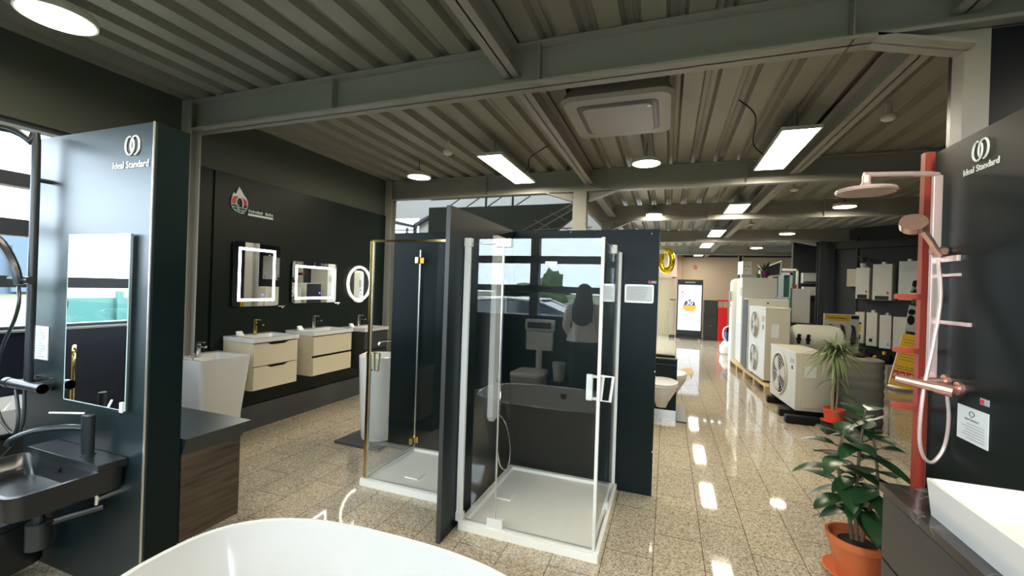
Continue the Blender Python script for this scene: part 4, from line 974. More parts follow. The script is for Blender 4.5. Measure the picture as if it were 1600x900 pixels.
t = thing('plant_label', 'small green card on the tall white cabinet', 'card'); MB().box(1.76, 1.86, 10.44, 10.45, 1.99, 2.08).build('card', 'greenprint', t)

# glazed door on show
t = thing('sample_door', 'pale blue framed glazed balcony door on show behind the tall cabinet', 'door sample')
x0, x1, y = 2.22, 2.66, 11.35
b = MB(); b.box(x0, x0+.05, y, y+.06, 0, 2.16); b.box(x1-.05, x1, y, y+.06, 0, 2.16); b.box((x0+x1)/2-.05, (x0+x1)/2+.05, y-.005, y+.065, 0, 2.16); b.box(x0, x1, y, y+.06, 2.10, 2.16); b.box(x0, x1, y, y+.06, 1.52, 1.60); b.box(x0, x1, y, y+.06, 0, .08); b.build('frame', 'paleblue', t)
for a, c in ((x0+.05, (x0+x1)/2-.05), ((x0+x1)/2+.05, x1-.05)):
    MB().box(a, c, y+.025, y+.035, .08, 2.10).build('pane', 'greenglass', t)
b = MB(); b.box(x1-.12, x1-.09, y-.03, y, 1.40, 1.56, .004); b.build('handle', 'plastic_white', t)
b = MB(); b.box(x1, x1+.05, y-.02, y+.10, 0, 2.18); b.build('edge_frame', 'greenglass', t)
t = thing('sample_frame', 'thin white portal frame standing around the glazed door sample', 'door frame')
b = MB(); b.box(2.05, 2.86, 11.7, 11.75, 2.22, 2.27); b.box(2.82, 2.86, 11.7, 11.75, 0, 2.27); b.box(2.05, 2.09, 11.7, 11.75, 0, 2.27); b.build('frame', 'plastic_white', t)
t = thing('panel_radiator', 'flat cream panel on the dark stand beside the glazed door sample', 'radiator')
b = MB(); b.box(2.42, 2.74, 10.30, 10.38, 1.081, 1.78, .01); b.build('panel', 'plastic_white', t); b = MB(); b.box(2.40, 2.42, 10.31, 10.37, 1.081, 1.79); b.build('edge_strip', 'greenglass', t)
t = thing('display_stand', 'dark stand carrying the flat cream panel', 'stand')
b = MB(); b.box(2.38, 2.80, 10.22, 10.46, 1.04, 1.08); b.build('top_board', 'charcoal', t)
for x in (2.40, 2.77): MB().box(x-.015, x+.015, 10.30, 10.40, 0, 1.04).build('leg', 'charcoal', t)
b = MB(); b.lathe([(.035, 0), (.05, .08), (0, .08)], (2.46, 10.34, 1.78), 16); single(b.build('pot', 'orange_pot'), 'small red pot on top of the flat cream panel', 'pot')

# horizontal white vessel
t = thing('pressure_vessel', 'white horizontal pressure vessel behind the cream fan unit', 'tank')
b = MB(); b.loft([[(x, 9.2+r*math.cos(a), .86+r*math.sin(a)) for a in [2*PI*k/32 for k in range(32)]] for x, r in ((2.12, .03), (2.13, .14), (2.17, .21), (2.26, .25), (2.78, .255), (2.90, .22), (2.96, .13), (2.975, .03))]); b.build('shell', 'offwhite', t)
for x in (2.22, 2.36):
    b = MB(); b.cyl((x, 8.97, .86), (x, 8.90, .86), .035); b.sph((x, 8.90, .93), .03); b.cyl((x, 8.93, .78), (x, 8.93, .93), .025); b.build('valve', 'black', t)
for x in (2.35, 2.8):
    MB().box(x-.03, x+.03, 9.02, 9.38, 0, .64).build('leg', 'charcoal', t)
b = MB(); b.box(2.26, 3.0, 9.45, 9.95, 0, .58, .01); single(b.build('cabinet', 'charcoal'), 'low dark cabinet behind the white horizontal vessel', 'cabinet')

# tool board with yellow header
t = thing('display_board', 'white display board with yellow header and hanging hose tools', 'display board')
MB().box(3.06, 3.66, 10.55, 10.60, .10, 1.29).build('board', 'offwhite', t)
MB().box(3.075, 3.50, 10.545, 10.55, 1.16, 1.265).build('yellow_header', 'yellow', t)
b = MB(); b.box(3.52, 3.65, 10.545, 10.55, 1.20, 1.265); b.build('dark_header', 'blackprint', t)
b = MB(); b.box(3.12, 3.44, 10.542, 10.545, 1.20, 1.212); b.build('header_lettering', 'blackprint', t)
for x in (3.16, 3.34, 3.52):
    b = MB(); b.tube([(x, 10.50, 1.08), (x+.015, 10.50, .95), (x, 10.50, .78), (x+.02, 10.50, .66)], .022, smooth_n=3, rad=(.6, 1.3)); b.tube([(x+.035, 10.50, 1.06), (x+.06, 10.50, .9), (x+.05, 10.50, .70)], .012, smooth_n=3); b.cyl((x, 10.50, 1.06), (x, 10.55, 1.06), .01)
    b.build('hanging_tool', 'black_metal', t)
for x in (3.12, 3.60): MB().box(x-.03, x+.03, 10.45, 10.72, 0, .10).build('foot', 'charcoal', t)
b = MB(); b.box(3.56, 3.65, 10.535, 10.55, .80, .84); b.box(3.56, 3.65, 10.535, 10.55, .72, .76); b.build('shelf_rail', 'alu', t)
b = MB(); b.box(2.95, 3.05, 12.86, 12.9, 1.95, 2.10); b.bm.clear(); b.bm.free()

# boilers on the wall
def boiler(lab, s, w, z0, z1, group, kind=0, d=.30):
    t = thing('wall_boiler', lab, 'boiler', group); C = [wp(s, .01), wp(s+w, .01), wp(s+w, d), wp(s, d)]
    b = MB(); b.prism([tuple(c)[:2] for c in C], 'z', z0, z1); b.build('casing', 'offwhite', t)
    b = MB(); f = [wp(s+.006, d), wp(s+w-.006, d), wp(s+w-.006, d+.008), wp(s+.006, d+.008)]; b.prism([tuple(c)[:2] for c in f], 'z', z0+.012, z1-.012); b.build('front_cover', 'plastic_white', t)
    def patch(name, a, c, za, zc, mt):
        b = MB(); f = [wp(s+a, d+.008), wp(s+c, d+.008), wp(s+c, d+.012), wp(s+a, d+.012)]; b.prism([tuple(q)[:2] for q in f], 'z', za, zc); b.build(name, mt, t)
    if kind == 1: patch('display', w*.3, w*.65, z0+.09, z0+.18, 'blackprint'); patch('green_sticker', w*.25, w*.75, z0+.26, z0+.38, 'yellow'); patch('dark_sticker', w*.3, w*.7, z0+.40, z0+.45, 'blackprint')
    if kind == 2: patch('display', w*.3, w*.6, z0+.09, z0+.16, 'blackprint')
    if kind == 3: patch('badge', w*.7, w*.85, z0+.05, z0+.12, 'greyprint'); patch('sheet', w*.3, w*.8, z1-.2, z1-.1, 'paper')
    if kind == 4: patch('bottom_panel', w*.15, w*.85, z0+.01, z0+.09, 'blackprint'); patch('badge', w*.75, w*.85, z0+.13, z0+.18, 'redprint')
    if kind in (2, 3, 4):
        c = wp(s+w*.5, .16); MB().cyl((c.x, c.y, z1), (c.x, c.y, z1+.05), .05, seg=20).build('flue_collar', 'alu', t)
    return t
G1, G2 = 'boilers in the upper row', 'boilers in the lower row'
boiler('white upper row boiler with the pot plant on top, first by the dark column', -.09, .235, 1.62, 2.29, G1, 4)
boiler('middle white boiler of the upper row, over the second lower boiler', .20, .32, 1.60, 2.36, G1, 4)
boiler('white upper row boiler beside the red upright', .62, .30, 1.62, 2.41, G1, 3)
boiler('narrow lower row boiler with yellow sticker and dark display', -.08, .16, .66, 1.33, G2, 1)
boiler('lower row boiler with one small dark display', .12, .18, .62, 1.33, G2, 2)
boiler('plain lower row boiler with a pale sheet on its front', .34, .19, .60, 1.29, G2, 3)
boiler('lower row boiler half behind the yellow banner', .56, .20, .60, 1.27, G2, 0)
b = MB(); b.prism([tuple(wp(s, n))[:2] for s, n in ((-.28, .01), (-.11, .01), (-.11, .22), (-.28, .22))], 'z', 1.88, 2.27)
single(b.build('wall_unit', 'ivory'), 'small cream wall unit left of the upper row boilers', 'wall unit')
t = thing('potted_plant', 'tiny plant in a white pot on the first upper row boiler', 'plant')
c = wp(0, .18); b = MB(); b.lathe([(.045, 0), (.06, .10), (0, .10)], (c.x, c.y, 2.29), 16); b.build('pot', 'plastic_white', t)
b = MB(); rnd = random.Random(9)
for k in range(14): a = rnd.uniform(0, 6.28); blade(b, (c.x, c.y, 2.38), (math.cos(a), math.sin(a), 1.6), rnd.uniform(.12, .30), .03, .1)
b.build('leaves', 'leaf', t)
t = thing('shelf', 'low black shelf under the lower row of boilers', 'shelf')
b = MB(); b.prism([tuple(wp(s, n))[:2] for s, n in ((-.40, .02), (1.5, .02), (1.5, .48), (-.40, .48))], 'z', .20, .24); b.build('shelf_board', 'black', t)
for s in (-.38, 1.44):
    b = MB(); b.prism([tuple(wp(s+a, n))[:2] for a, n in ((0, .02), (.04, .02), (.04, .46), (0, .46))], 'z', 0, .20); b.build('leg', 'black', t)
def pump(lab, s, yel):
    t = thing('water_pump', lab, 'pump', 'pumps on the low black shelf'); c = wp(s, .25)
    p = wp(s-.11, .25); q = wp(s+.11, .25)
    b = MB(); b.cyl((p.x, p.y, .37), (q.x, q.y, .37), .10, seg=20); b.box(c.x-.08, c.x+.08, c.y-.06, c.y+.06, .24, .29, .01); b.build('motor', 'black', t)
    b = MB(); b.cyl((p.x, p.y, .37), (p.x-.05, p.y-.02, .37), .07); b.cyl((c.x, c.y, .45), (c.x, c.y, .53), .03); b.build('head', 'yellow' if yel else 'charcoal', t)
for s, yel, lab in ((-.22, 0, 'black water pump below the narrow boiler with yellow sticker'), (.10, 0, 'black water pump on the low shelf between two other pumps'), (.42, 1, 'black water pump with yellow head on the low shelf')): pump(lab, s, yel)

# air conditioners in the alcove
for z, x0, lab in ((1.97, 3.20, 'upper white air conditioner in the dark alcove'), (1.62, 3.22, 'lower white air conditioner in the dark alcove')):
    t = thing('air_conditioner', lab, 'air conditioner', 'air conditioners in the alcove')
    b = MB(); b.prism([(12.88, z), (12.88, z+.26), (12.72, z+.26), (12.67, z+.20), (12.68, z+.05), (12.74, z)], 'x', x0, x0+.42); b.build('casing', 'offwhite', t)
    MB().box(x0+.03, x0+.39, 12.685, 12.72, z+.005, z+.03).build('outlet_flap', 'black', t)
b = MB(); b.box(3.22, 3.62, 12.6, 12.88, .0, 1.50, .01); t = single(b.build('locker', 'charcoal'), 'dark locker under the air conditioners', 'cabinet')
MB().box(3.26, 3.31, 12.595, 12.6, 1.28, 1.36).build('label_plate', 'paper', t)
b = MB(); b.box(3.42-.18, 3.42-.08, 12.86, 12.9, 2.62, 2.66); b.bm.free()

# yellow banner leaning, with print
t = thing('banner_stand', 'yellow advertising banner with red number boxes leaning below the red upright', 'banner')
T0 = Vector((3.85, 9.75, .07)); U = Vector((.32, -.16, -.05)); V = Vector((.29, .25, .93)); Nn = U.cross(V).normalized()
if Nn.y > 0: Nn = -Nn
def quad(b, u0, u1, v0, v1, off, th=.006):
    P = [T0+U*u+V*v+Nn*off for u, v in ((u0, v0), (u1, v0), (u1, v1), (u0, v1))]; b.loft([P, [p+Nn*th for p in P]]); return b
quad(MB(), 0, 1, 0, 1, 0).build('banner_sheet', 'yellow', t)
b = MB(); quad(b, -.01, 1.01, -.035, .0, -.01, .03); b.build('bottom_bar', 'alu', t)
b = MB()
for i in range(4): quad(b, .05+i*.235, .26+i*.235, .13, .29, .007, .002)
b.build('red_boxes', 'redprint', t)
def ptext(name, s_, size, mat, par, u, v, off=.010):
    cu = bpy.data.curves.new('lettering', 'FONT'); cu.body = s_; cu.size = size; cu.align_x = 'CENTER'; cu.extrude = .001
    tmp = bpy.data.objects.new('tmp', cu); COL.objects.link(tmp); me = bpy.data.meshes.new_from_object(tmp.evaluated_get(bpy.context.evaluated_depsgraph_get()))
    bpy.data.objects.remove(tmp); bpy.data.curves.remove(cu)
    x = U.normalized(); z = Nn; y = z.cross(x).normalized()
    if y.z < 0: y = -y
    p = T0+U*u+V*v+Nn*off; m = Matrix(((x.x, y.x, z.x, p.x), (x.y, y.y, z.y, p.y), (x.z, y.z, z.z, p.z), (0, 0, 0, 1)))
    me.transform(m); me.materials.clear(); me.materials.append(M[mat]); o = bpy.data.objects.new(name, me); COL.objects.link(o); o.parent = par
for i, s_ in enumerate(('6', '8', '12', '16')): ptext('numeral', s_, .115, 'whiteprint', t, .155+i*.235, .165)
ptext('lettering', 'Pompa de caldura', .044, 'blackprint', t, .5, .36)
b = MB()
for k in range(8): quad(b, .12, .12+.76*(.75+.25*math.sin(k*4)**2), .50+k*.055, .507+k*.055, .007, .001)
quad(b, .15, .85, .32, .33, .007, .001); b.build('printed_lines', 'blackprint', t)
b = MB(); b.cyl(T0+V*.02-Nn*.02, T0+V*.98-Nn*.02, .012, seg=8); b.build('pole', 'alu', t)
MB().box(3.84, 4.26, 9.50, 9.86, 0, .04, .01).build('foot', 'alu', t)
b = MB(); b.box(4.02, 4.45, 10.25, 10.5, 0, .34, .01); t = single(b.build('cardboard_box', 'doorbeige'), 'brown box on the floor behind the yellow banner', 'box')
t = thing('poster', 'black and white photo poster above the yellow banner', 'poster')
b = MB(); b.prism([(4.16, 1.05), (4.44, 1.01), (4.50, 1.48), (4.225, 1.53)], 'y', 10.0, 10.012); b.build('sheet', 'paper', t)
b = MB(); b.sph((4.26, 9.996, 1.40), .055, (1, .04, 1)); b.sph((4.25, 9.996, 1.25), .07, (.8, .04, 1.3)); b.sph((4.40, 9.996, 1.28), .05, (.8, .04, 2.4)); b.build('photo_print', 'blackprint', t)
t = thing('sign', 'black sign with white letters MOT behind the red upright', 'sign')
b = MB(); b.prism([(4.24, 1.76), (4.56, 1.75), (4.58, 1.98), (4.42, 2.02), (4.27, 1.98)], 'y', 10.0, 10.02); b.build('board', 'blackprint', t)
text('lettering', 'MOT', .13, 'whiteprint', t, '-y', (4.385, 9.998, 1.79), bold=.004)
b = MB(); b.cyl((4.52, 10.05, 0), (4.52, 10.05, 1.96), .02); b.box(4.38, 4.66, 9.95, 10.15, 0, .03); b.build('pole', 'black', t)
b = MB(); b.box(4.26, 4.48, 10.0, 10.02, 1.56, 1.70); b.build('green_card', 'greenprint', t)

# grey jacketed tank
t = thing('jacketed_tank', 'grey quilted upright tank behind the spiky leaved plant', 'tank')
b = MB(); pr = []
for k in range(49):
    z = .01+.82*k/48; pr.append((.25+.012*abs(math.sin(z*PI/.115)), z))
pr += [(.22, .845), (.10, .855), (0, .857)]; b.lathe([(0.0, .01)]+pr, (2.36, 6.78, 0), 40); b.build('jacket', 'wrap', t)
MB().lathe([(.07, 0), (.07, .03), (.03, .05), (0, .05)], (2.36, 6.78, .855), 20).build('cap', 'black', t)

# ================================================================== PLANTS
t = thing('potted_plant', 'spiky leaved dragon tree in a red orange pot beside the cream fan unit', 'plant')
px, py = 1.90, 6.12
b = MB(); b.lathe([(.085, .0), (.105, .13), (.112, .135), (.112, .155), (.098, .155), (.092, .13), (0, .125)], (px, py, .142), 28); b.build('pot', 'orange_pot', t)
b = MB(); b.lathe([(.10, 0), (.13, .02), (.125, .022), (.09, .01), (0, .01)], (px, py, .13), 28); b.build('saucer', 'orange_pot', t)
b = MB(); b.tube([(px-.01, py, .26), (px-.015, py, .47), (px+.0, py, .72), (px-.005, py, .97)], .016, smooth_n=4); b.tube([(px+.02, py, .26), (px+.035, py+.01, .45), (px+.03, py, .65)], .010, smooth_n=4); b.build('stem', 'tan_stem', t)
b = MB(); rnd = random.Random(11)
for k in range(150):
    a = rnd.uniform(0, 2*PI); e = rnd.uniform(-.35, 1.6); blade(b, (px, py, .97+rnd.uniform(-.05, .05)), (math.cos(a), math.sin(a), e), rnd.uniform(.27, .42), rnd.uniform(.016, .028), rnd.uniform(.25, .95), 8)
for k in range(10):
    a = rnd.uniform(0, 2*PI); blade(b, (px+.03, py, .63), (math.cos(a), math.sin(a), .2), rnd.uniform(.2, .34), .014, .8, 8)
for k in range(26):
    a = rnd.uniform(0, 2*PI); blade(b, (px, py, .93), (math.cos(a)*.35, math.sin(a)*.35, -1), rnd.uniform(.18, .34), .014, .0, 6)
b.build('leaves', 'leaf_pale', t)
b = MB(); b.box(1.80, 2.0, 6.02, 6.22, 0, .128, .006); single(b.build('plant_riser', 'charcoal'), 'small dark block under the red orange pot of the dragon tree', 'block')
t = thing('potted_plant', 'rubber plant with broad dark leaves in a terracotta pot by the marble topped vanity', 'plant')
px, py = 1.075, 3.03
b = MB(); b.lathe([(.10, .012), (.135, .19), (.150, .195), (.152, .235), (.138, .235), (.128, .20), (0, .19)], (px, py, 0), 36); b.build('pot', 'terracotta', t)
b = MB(); b.lathe([(.12, 0), (.165, .03), (.16, .033), (.115, .012), (0, .012)], (px, py, 0), 36); b.build('saucer', 'terracotta', t)
b = MB(); b.lathe([(.124, .19), (.06, .205), (0, .21)], (px, py, 0), 24); b.build('soil', 'soil', t)
stems = [[(px, py, .19), (px-.01, py, .42), (px-.0, py+.01, .70), (px+.02, py, .97)], [(px-.02, py+.01, .19), (px-.05, py, .40), (px-.10, py+.02, .62), (px-.08, py, .83)], [(px+.02, py, .19), (px+.04, py-.02, .38), (px+.08, py-.02, .55), (px+.06, py, .82)]]
b = MB()
for s_ in stems: b.tube(s_, .010, smooth_n=5, rad=(1.2, .6))
b.build('stem', 'stem', t)
def broad_leaf(b, p, dirv, L, w, droop):
    d = Vector(dirv).normalized(); side = d.cross(Vector((0, 0, 1))).normalized(); up = side.cross(d); n = 9; rows = []
    for i in range(n+1):
        s_ = i/n; c = Vector(p)+d*(L*(.12+.88*s_))+Vector((0, 0, -droop*s_*s_*L)); ww = w*.5*(math.sin(PI*min(1, s_**.85))**.75)+.0008
        rows.append([c-side*ww+up*.10*ww, c-side*ww*.5+up*.02*ww, c-up*.06*ww, c+side*ww*.5+up*.02*ww, c+side*ww+up*.10*ww])
    bm = b.bm; vs = [[bm.verts.new(q) for q in r] for r in rows]
    for i in range(n):
        for k in range(4): bm.faces.new((vs[i][k], vs[i][k+1], vs[i+1][k+1], vs[i+1][k]))
    b.tube([p, Vector(p)+d*L*.14], .004, seg=6)
b = MB(); rnd = random.Random(5); ga = 0
def at(s_, u):
    f = u*(len(s_)-1); i = min(int(f), len(s_)-2); return Vector(s_[i]).lerp(Vector(s_[i+1]), f-i)
for s_, n0, u0 in ((stems[0], 30, .22), (stems[1], 17, .35), (stems[2], 15, .35)):
    for k in range(n0):
        u = u0+(1-u0)*k/(n0-1); ga += 2.39996; e = -.15+1.1*(u-.3)**2*1.6+rnd.uniform(-.15, .25)
        broad_leaf(b, at(s_, u), (math.cos(ga), math.sin(ga), e), rnd.uniform(.17, .27)*(1.0 if u < .9 else .8), rnd.uniform(.085, .12), rnd.uniform(.05, .5))
b.build('leaves', 'leaf', t)

# ================================================================== FAR END
t = thing('screen_kiosk', 'tall black advertising kiosk with a lit white screen at the far end', 'screen')
x0, x1, y = .32, 1.15, 16.2
MB().box(x0, x1, y, y+.08, .12, 2.10, .02).build('casing', 'screenframe', t)
MB().box(x0+.04, x1-.04, y-.004, y, .33, 1.91).build('screen', 'screen', t)
MB().box(x0+.25, x1-.25, y-.003, y, 1.985, 2.02).build('name_plate', 'greyprint', t)
b = MB(); b.box(x0-.01, x1+.01, y-.18, y+.26, .05, .13, .01); b.build('base', 'screenframe', t)
for x in (x0+.08, x1-.08):
    for yy in (y-.14, y+.22): MB().cyl((x-.02, yy, .025), (x+.02, yy, .025), .026).build('caster', 'alu', t)
sy = y-.006; xc = (x0+x1)/2
b = MB()
for (a, c, d_, e) in ((x0+.07, x1-.07, 1.865, 1.87), (x0+.07, x1-.07, .37, .375), (x0+.07, x0+.075, .37, 1.87), (x1-.075, x1-.07, .37, 1.87)): b.box(a, c, sy, sy+.002, d_, e)
b.box(xc-.10, xc+.25, sy, sy+.002, 1.60, 1.612); b.box(xc-.06, xc+.14, sy, sy+.002, 1.565, 1.573); b.build('screen_lines', 'screen_grey', t)
b = MB(); b.tube([(xc-.24+.05*math.cos(a), sy, 1.60+.06*math.sin(a)) for a in [2*PI*k/24 for k in range(25)]], .010, seg=6); b.prism([(xc-.28, 1.63), (xc-.24, 1.73), (xc-.20, 1.63)], 'y', sy, sy+.002); b.build('screen_emblem', 'screen_red', t)
b = MB(); b.prism([(xc+.18*math.cos(a), 1.20+.20*math.sin(a)) for a in [PI*k/24 for k in range(25)]], 'y', sy, sy+.002); b.build('screen_arch', 'screen_dark', t)
b = MB(); b.prism([(xc-.24, 1.06), (xc+.24, 1.06), (xc+.20, 1.13), (xc+.24, 1.20), (xc-.24, 1.20), (xc-.20, 1.13)], 'y', sy-.003, sy-.001); b.box(xc-.14, xc+.14, sy-.003, sy-.001, .99, 1.06); b.build('screen_ribbon', 'screen_gold', t)
text('screen_numeral', '30', .22, 'screen', t, '-y', (xc, sy-.003, 1.22), bold=.006)
t = thing('metal_cabinet', 'dark two door metal cabinet right of the lit kiosk', 'cabinet')
MB().box(1.235, 1.66, 16.55, 17.0, 0, 1.40, .01).build('body', 'charcoal', t)
for z0, z1 in ((.03, .80), (.83, 1.37)):
    d_ = MB().box(1.25, 1.645, 16.53, 16.55, z0, z1, .004).build('door', 'charcoal', t)
MB().cyl((1.45, 16.50, .50), (1.45, 16.53, .50), .014).build('handle', 'alu', t)
t = thing('extinguisher_cabinet', 'bright red upright cabinet beside the dark metal cabinet', 'cabinet')
MB().box(1.67, 1.97, 16.5, 16.9, 0, 1.16, .01).build('body', 'red', t); MB().box(1.665, 1.99, 16.48, 16.92, 1.38, 1.43, .006).build('canopy', 'red', t)
for x in (1.68, 1.83): MB().box(x, x+.12, 16.6, 16.7, 1.16, 1.38).build('leaflet', 'pinkwall', t)
t = thing('side_cabinet', 'narrow beige cabinet left of the lit kiosk', 'cabinet')
MB().box(.10, .27, 16.6, 16.95, .10, 1.36, .006).build('body', 'doorbeige', t); MB().box(.09, .28, 16.59, 16.96, 0, .10).build('plinth', 'charcoal', t); MB().box(.09, .28, 16.59, 16.96, 1.36, 1.39).build('top', 'charcoal', t)
t = thing('foil_balloon', 'gold foil balloon in the shape of a zero hanging near the ceiling', 'balloon')
b = MB(); bx, bz, by = -.06, 2.53, 13.0
ring = [(bx+.145*math.cos(a)*(abs(math.cos(a))**-.25 if abs(math.cos(a)) > .05 else 1), by, bz+.29*math.sin(a)) for a in [2*PI*k/48 for k in range(49)]]
b.tube(ring, .088, seg=16); b.build('foil', 'gold', t)
MB().tube([(bx, by, bz+.36), (bx, by, 3.19)], .003, seg=5).build('string', 'plastic_white', t)
t = thing('wall_logo', 'small dark red round emblem with lettering on the far beige wall', 'sign')
b = MB(); yy = YB-.055; lx0 = .98; b.tube([(lx0+.055*math.cos(a), yy, 2.62+.06*math.sin(a)) for a in [2*PI*k/24 for k in range(25)]], .018, seg=6); b.prism([(lx0-.05, 2.66), (lx0-.01, 2.74), (lx0+.05, 2.66)], 'y', yy-.004, yy); b.box(lx0-.012, lx0+.012, yy-.004, yy, 2.58, 2.65); b.build('emblem', 'orangeprint', t)
b = MB()
for k in range(9): b.box(1.12+k*.032, 1.142+k*.032, yy-.003, yy, 2.535, 2.56)
b.build('lettering', 'greyprint', t)
t = thing('exit_sign', 'small lit exit fitting under the ceiling beside the gold balloon', 'sign')
MB().box(-.32, -.10, 11.72, 11.78, 2.62, 2.72, .008).build('housing', 'plastic_white', t); MB().tube([(-.21, 11.75, 2.72), (-.21, 11.75, 2.915)], .006).build('hanger', 'alu', t)

# ================================================================== CEILING FITTINGS
def panel_lamp(x0, x1, y0, y1, z, lab):
    t = thing('ceiling_light', lab, 'ceiling light', 'rectangular LED panels')
    b = MB(); b.box(x0-.012, x0, y0-.012, y1+.012, z, z+.03); b.box(x1, x1+.012, y0-.012, y1+.012, z, z+.03); b.box(x0, x1, y0-.012, y0, z, z+.03); b.box(x0, x1, y1, y1+.012, z, z+.03); b.box(x0, x1, y0, y1, z+.02, z+.03); b.build('frame', 'offwhite', t)
    MB().box(x0, x1, y0, y1, z+.002, z+.012).build('diffuser', 'lamp', t)
    for yy in (y0+.15, y1-.15): MB().cyl(((x0+x1)/2, yy, z+.03), ((x0+x1)/2, yy, ZD+.02), .003, seg=6).build('suspension_wire', 'black_metal', t)
panel_lamp(-1.965, -1.70, 4.20, 5.42, 3.0, 'long lit ceiling panel over the gold framed shower')
for k, (y0, y1, lab) in enumerate(((4.17, 5.41, 'largest lit ceiling panel of the aisle row, nearest'), (7.40, 8.16, 'second lit ceiling panel of the aisle row, counting from the camera'), (10.3, 11.4, 'third lit ceiling panel of the aisle row'), (12.9, 14.1, 'fourth lit ceiling panel of the aisle row, near the far end'), (15.9, 17.1, 'last lit ceiling panel of the aisle row'))):
    panel_lamp(.87, 1.145, y0, y1 if k != 1 else 8.17, 3.0, lab)
panel_lamp(-1.965, -1.70, .10, 1.30, 3.0, 'lit ceiling panel above the bathtub')
panel_lamp(.87, 1.145, .45, 1.62, 3.0, 'lit ceiling panel above the marble topped vanity')
def round_lamp(x, y, z, r, lab, pend=True):
    t = thing('ceiling_light', lab, 'ceiling light', 'round surface lamps')
    b = MB(); b.lathe([(r*1.02, .004), (r*1.04, .03), (r*.98, .05), (0, .05)], (x, y, z), 36); b.build('housing', 'offwhite', t)
    b = MB(); b.lathe([(0, .0), (r*.85, .0), (r, .006), (r*1.0, .02)], (x, y, z), 36); b.build('diffuser', 'round_lamp', t)
    if pend: MB().tube([(x, y, z+.05), (x, y, ZD+.03)], .004, seg=6).build('cable', 'black', t)
round_lamp(-3.10, 4.85, 3.0, .15, 'round lit lamp over the bathroom wall')
round_lamp(-3.22, 1.36, 3.0, .165, 'round lit lamp in the near left corner of the ceiling')
round_lamp(-.262, 4.90, 3.0, .15, 'round lit lamp left of the largest aisle panel')
round_lamp(-.274, 8.15, 3.0, .14, 'round lit lamp beyond the second steel beam')
round_lamp(2.50, 7.88, 3.0, .15, 'round lit lamp below the rose gold rain head')
round_lamp(2.46, 11.07, 3.0, .15, 'round lit lamp before the fourth beam, over the display goods')
round_lamp(2.41, 14.27, 3.0, .16, 'round lit lamp nearest the far wall')
round_lamp(-.262, 1.45, 3.0, .15, 'round lit lamp above the right end of the bathtub')
round_lamp(2.55, 1.2, 3.0, .15, 'round lit lamp over the near right corner')
t = thing('ceiling_cassette', 'grey square air conditioning cassette under the corrugated ceiling', 'air conditioner')
b = MB(); b.loft([rrect(-.83, -.02, 3.28, 4.12, 3.06, .10), rrect(-.86, .01, 3.25, 4.15, 3.085, .12), rrect(-.80, -.05, 3.31, 4.09, 3.185, .10)]); b.build('housing', 'steel', t)
b = MB(); b.loft([rrect(-.72, -.13, 3.40, 4.0, 3.052, .06), rrect(-.74, -.11, 3.38, 4.02, 3.06, .06)]); b.build('outlet_ring', 'slate', t)
b = MB(); b.loft([rrect(-.695, -.155, 3.425, 3.975, 3.044, .05), rrect(-.70, -.15, 3.42, 3.98, 3.054, .05)]); b.build('centre_grille', 'steel', t)
b = MB(); b.cyl((-.18, 3.46, 3.040), (-.18, 3.46, 3.052), .014); b.build('sensor', 'alu', t)
def detector(x, y, lab, z=3.06):
    t = thing('smoke_detector', lab, 'smoke detector', 'white smoke detectors')
    b = MB(); b.lathe([(.0, .0), (.035, .0), (.05, .012), (.055, .035), (.05, .045), (0, .045)], (x, y, z), 28); b.build('head', 'plastic_white', t)
    MB().cyl((x, y, z+.045), (x, y, ZD+.01), .02).build('base', 'plastic_white', t)
detector(1.64, 4.30, 'white smoke detector right of the largest aisle panel'); detector(1.60, 6.87, 'white smoke detector beyond the second beam')
detector(-2.35, 4.24, 'white smoke detector left of the long lit panel'); detector(1.58, 10.0, 'white smoke detector beyond the third beam')
for pts, lab in (([(.50, 3.9, 3.19), (.66, 4.15, 3.14), (.72, 4.6, 3.05), (.86, 4.9, 3.02)], 'black cable drooping to the largest aisle panel'), ([(-1.30, 4.6, 3.19), (-1.55, 4.75, 3.12), (-1.62, 4.9, 3.04), (-1.72, 4.95, 3.01)], 'black cable drooping to the long lit panel over the shower')):
    b = MB(); b.tube(pts, .006, seg=6, smooth_n=6); single(b.build('lamp_cable', 'black'), lab, 'cable')

# ================================================================== SEEN IN REFLECTION, BEHIND THE CAMERA
t = thing('cistern_frame', 'white toilet cistern frame under the front window, mirrored in the shower glass', 'cistern frame')
b = MB(); b.box(-1.97, -1.53, -.985, -.88, .98, 1.15, .02); b.box(-1.95, -1.55, -.985, -.90, .70, .97, .006); b.build('cistern', 'plastic_white', t)
b = MB(); b.box(-1.93, -1.57, -.885, -.872, 1.02, 1.11, .01); b.build('flush_plate', 'charcoal', t)
b = MB(); b.cyl((-1.75, -.93, .0), (-1.75, -.93, .70), .045); b.build('flush_pipe', 'plastic_white', t)
t = thing('toilet', 'white boxy toilet with closed lid under the cistern frame', 'toilet')
b = MB(); b.loft([rrect(-1.98, -1.60, -.84, -.40, 0, .06), rrect(-2.0, -1.58, -.86, -.33, .40, .07)]); b.build('bowl', 'white', t)
b = MB(); b.loft([rrect(-2.01, -1.57, -.87, -.32, .405, .07), rrect(-2.0, -1.58, -.86, -.33, .44, .07)]); b.build('lid', 'plastic_white', t)
t = thing('waste_bin', 'small white waste bin by the front window, left of the standing woman', 'bin')
b = MB(); b.lathe([(.07, 0), (.10, .26), (.095, .26), (.068, .01), (0, .01)], (-1.42, -.82, .30), 24); b.build('bucket', 'plastic_white', t)
MB().box(-1.53, -1.31, -.94, -.70, 0, .30, .006).build('stand', 'charcoal', t)

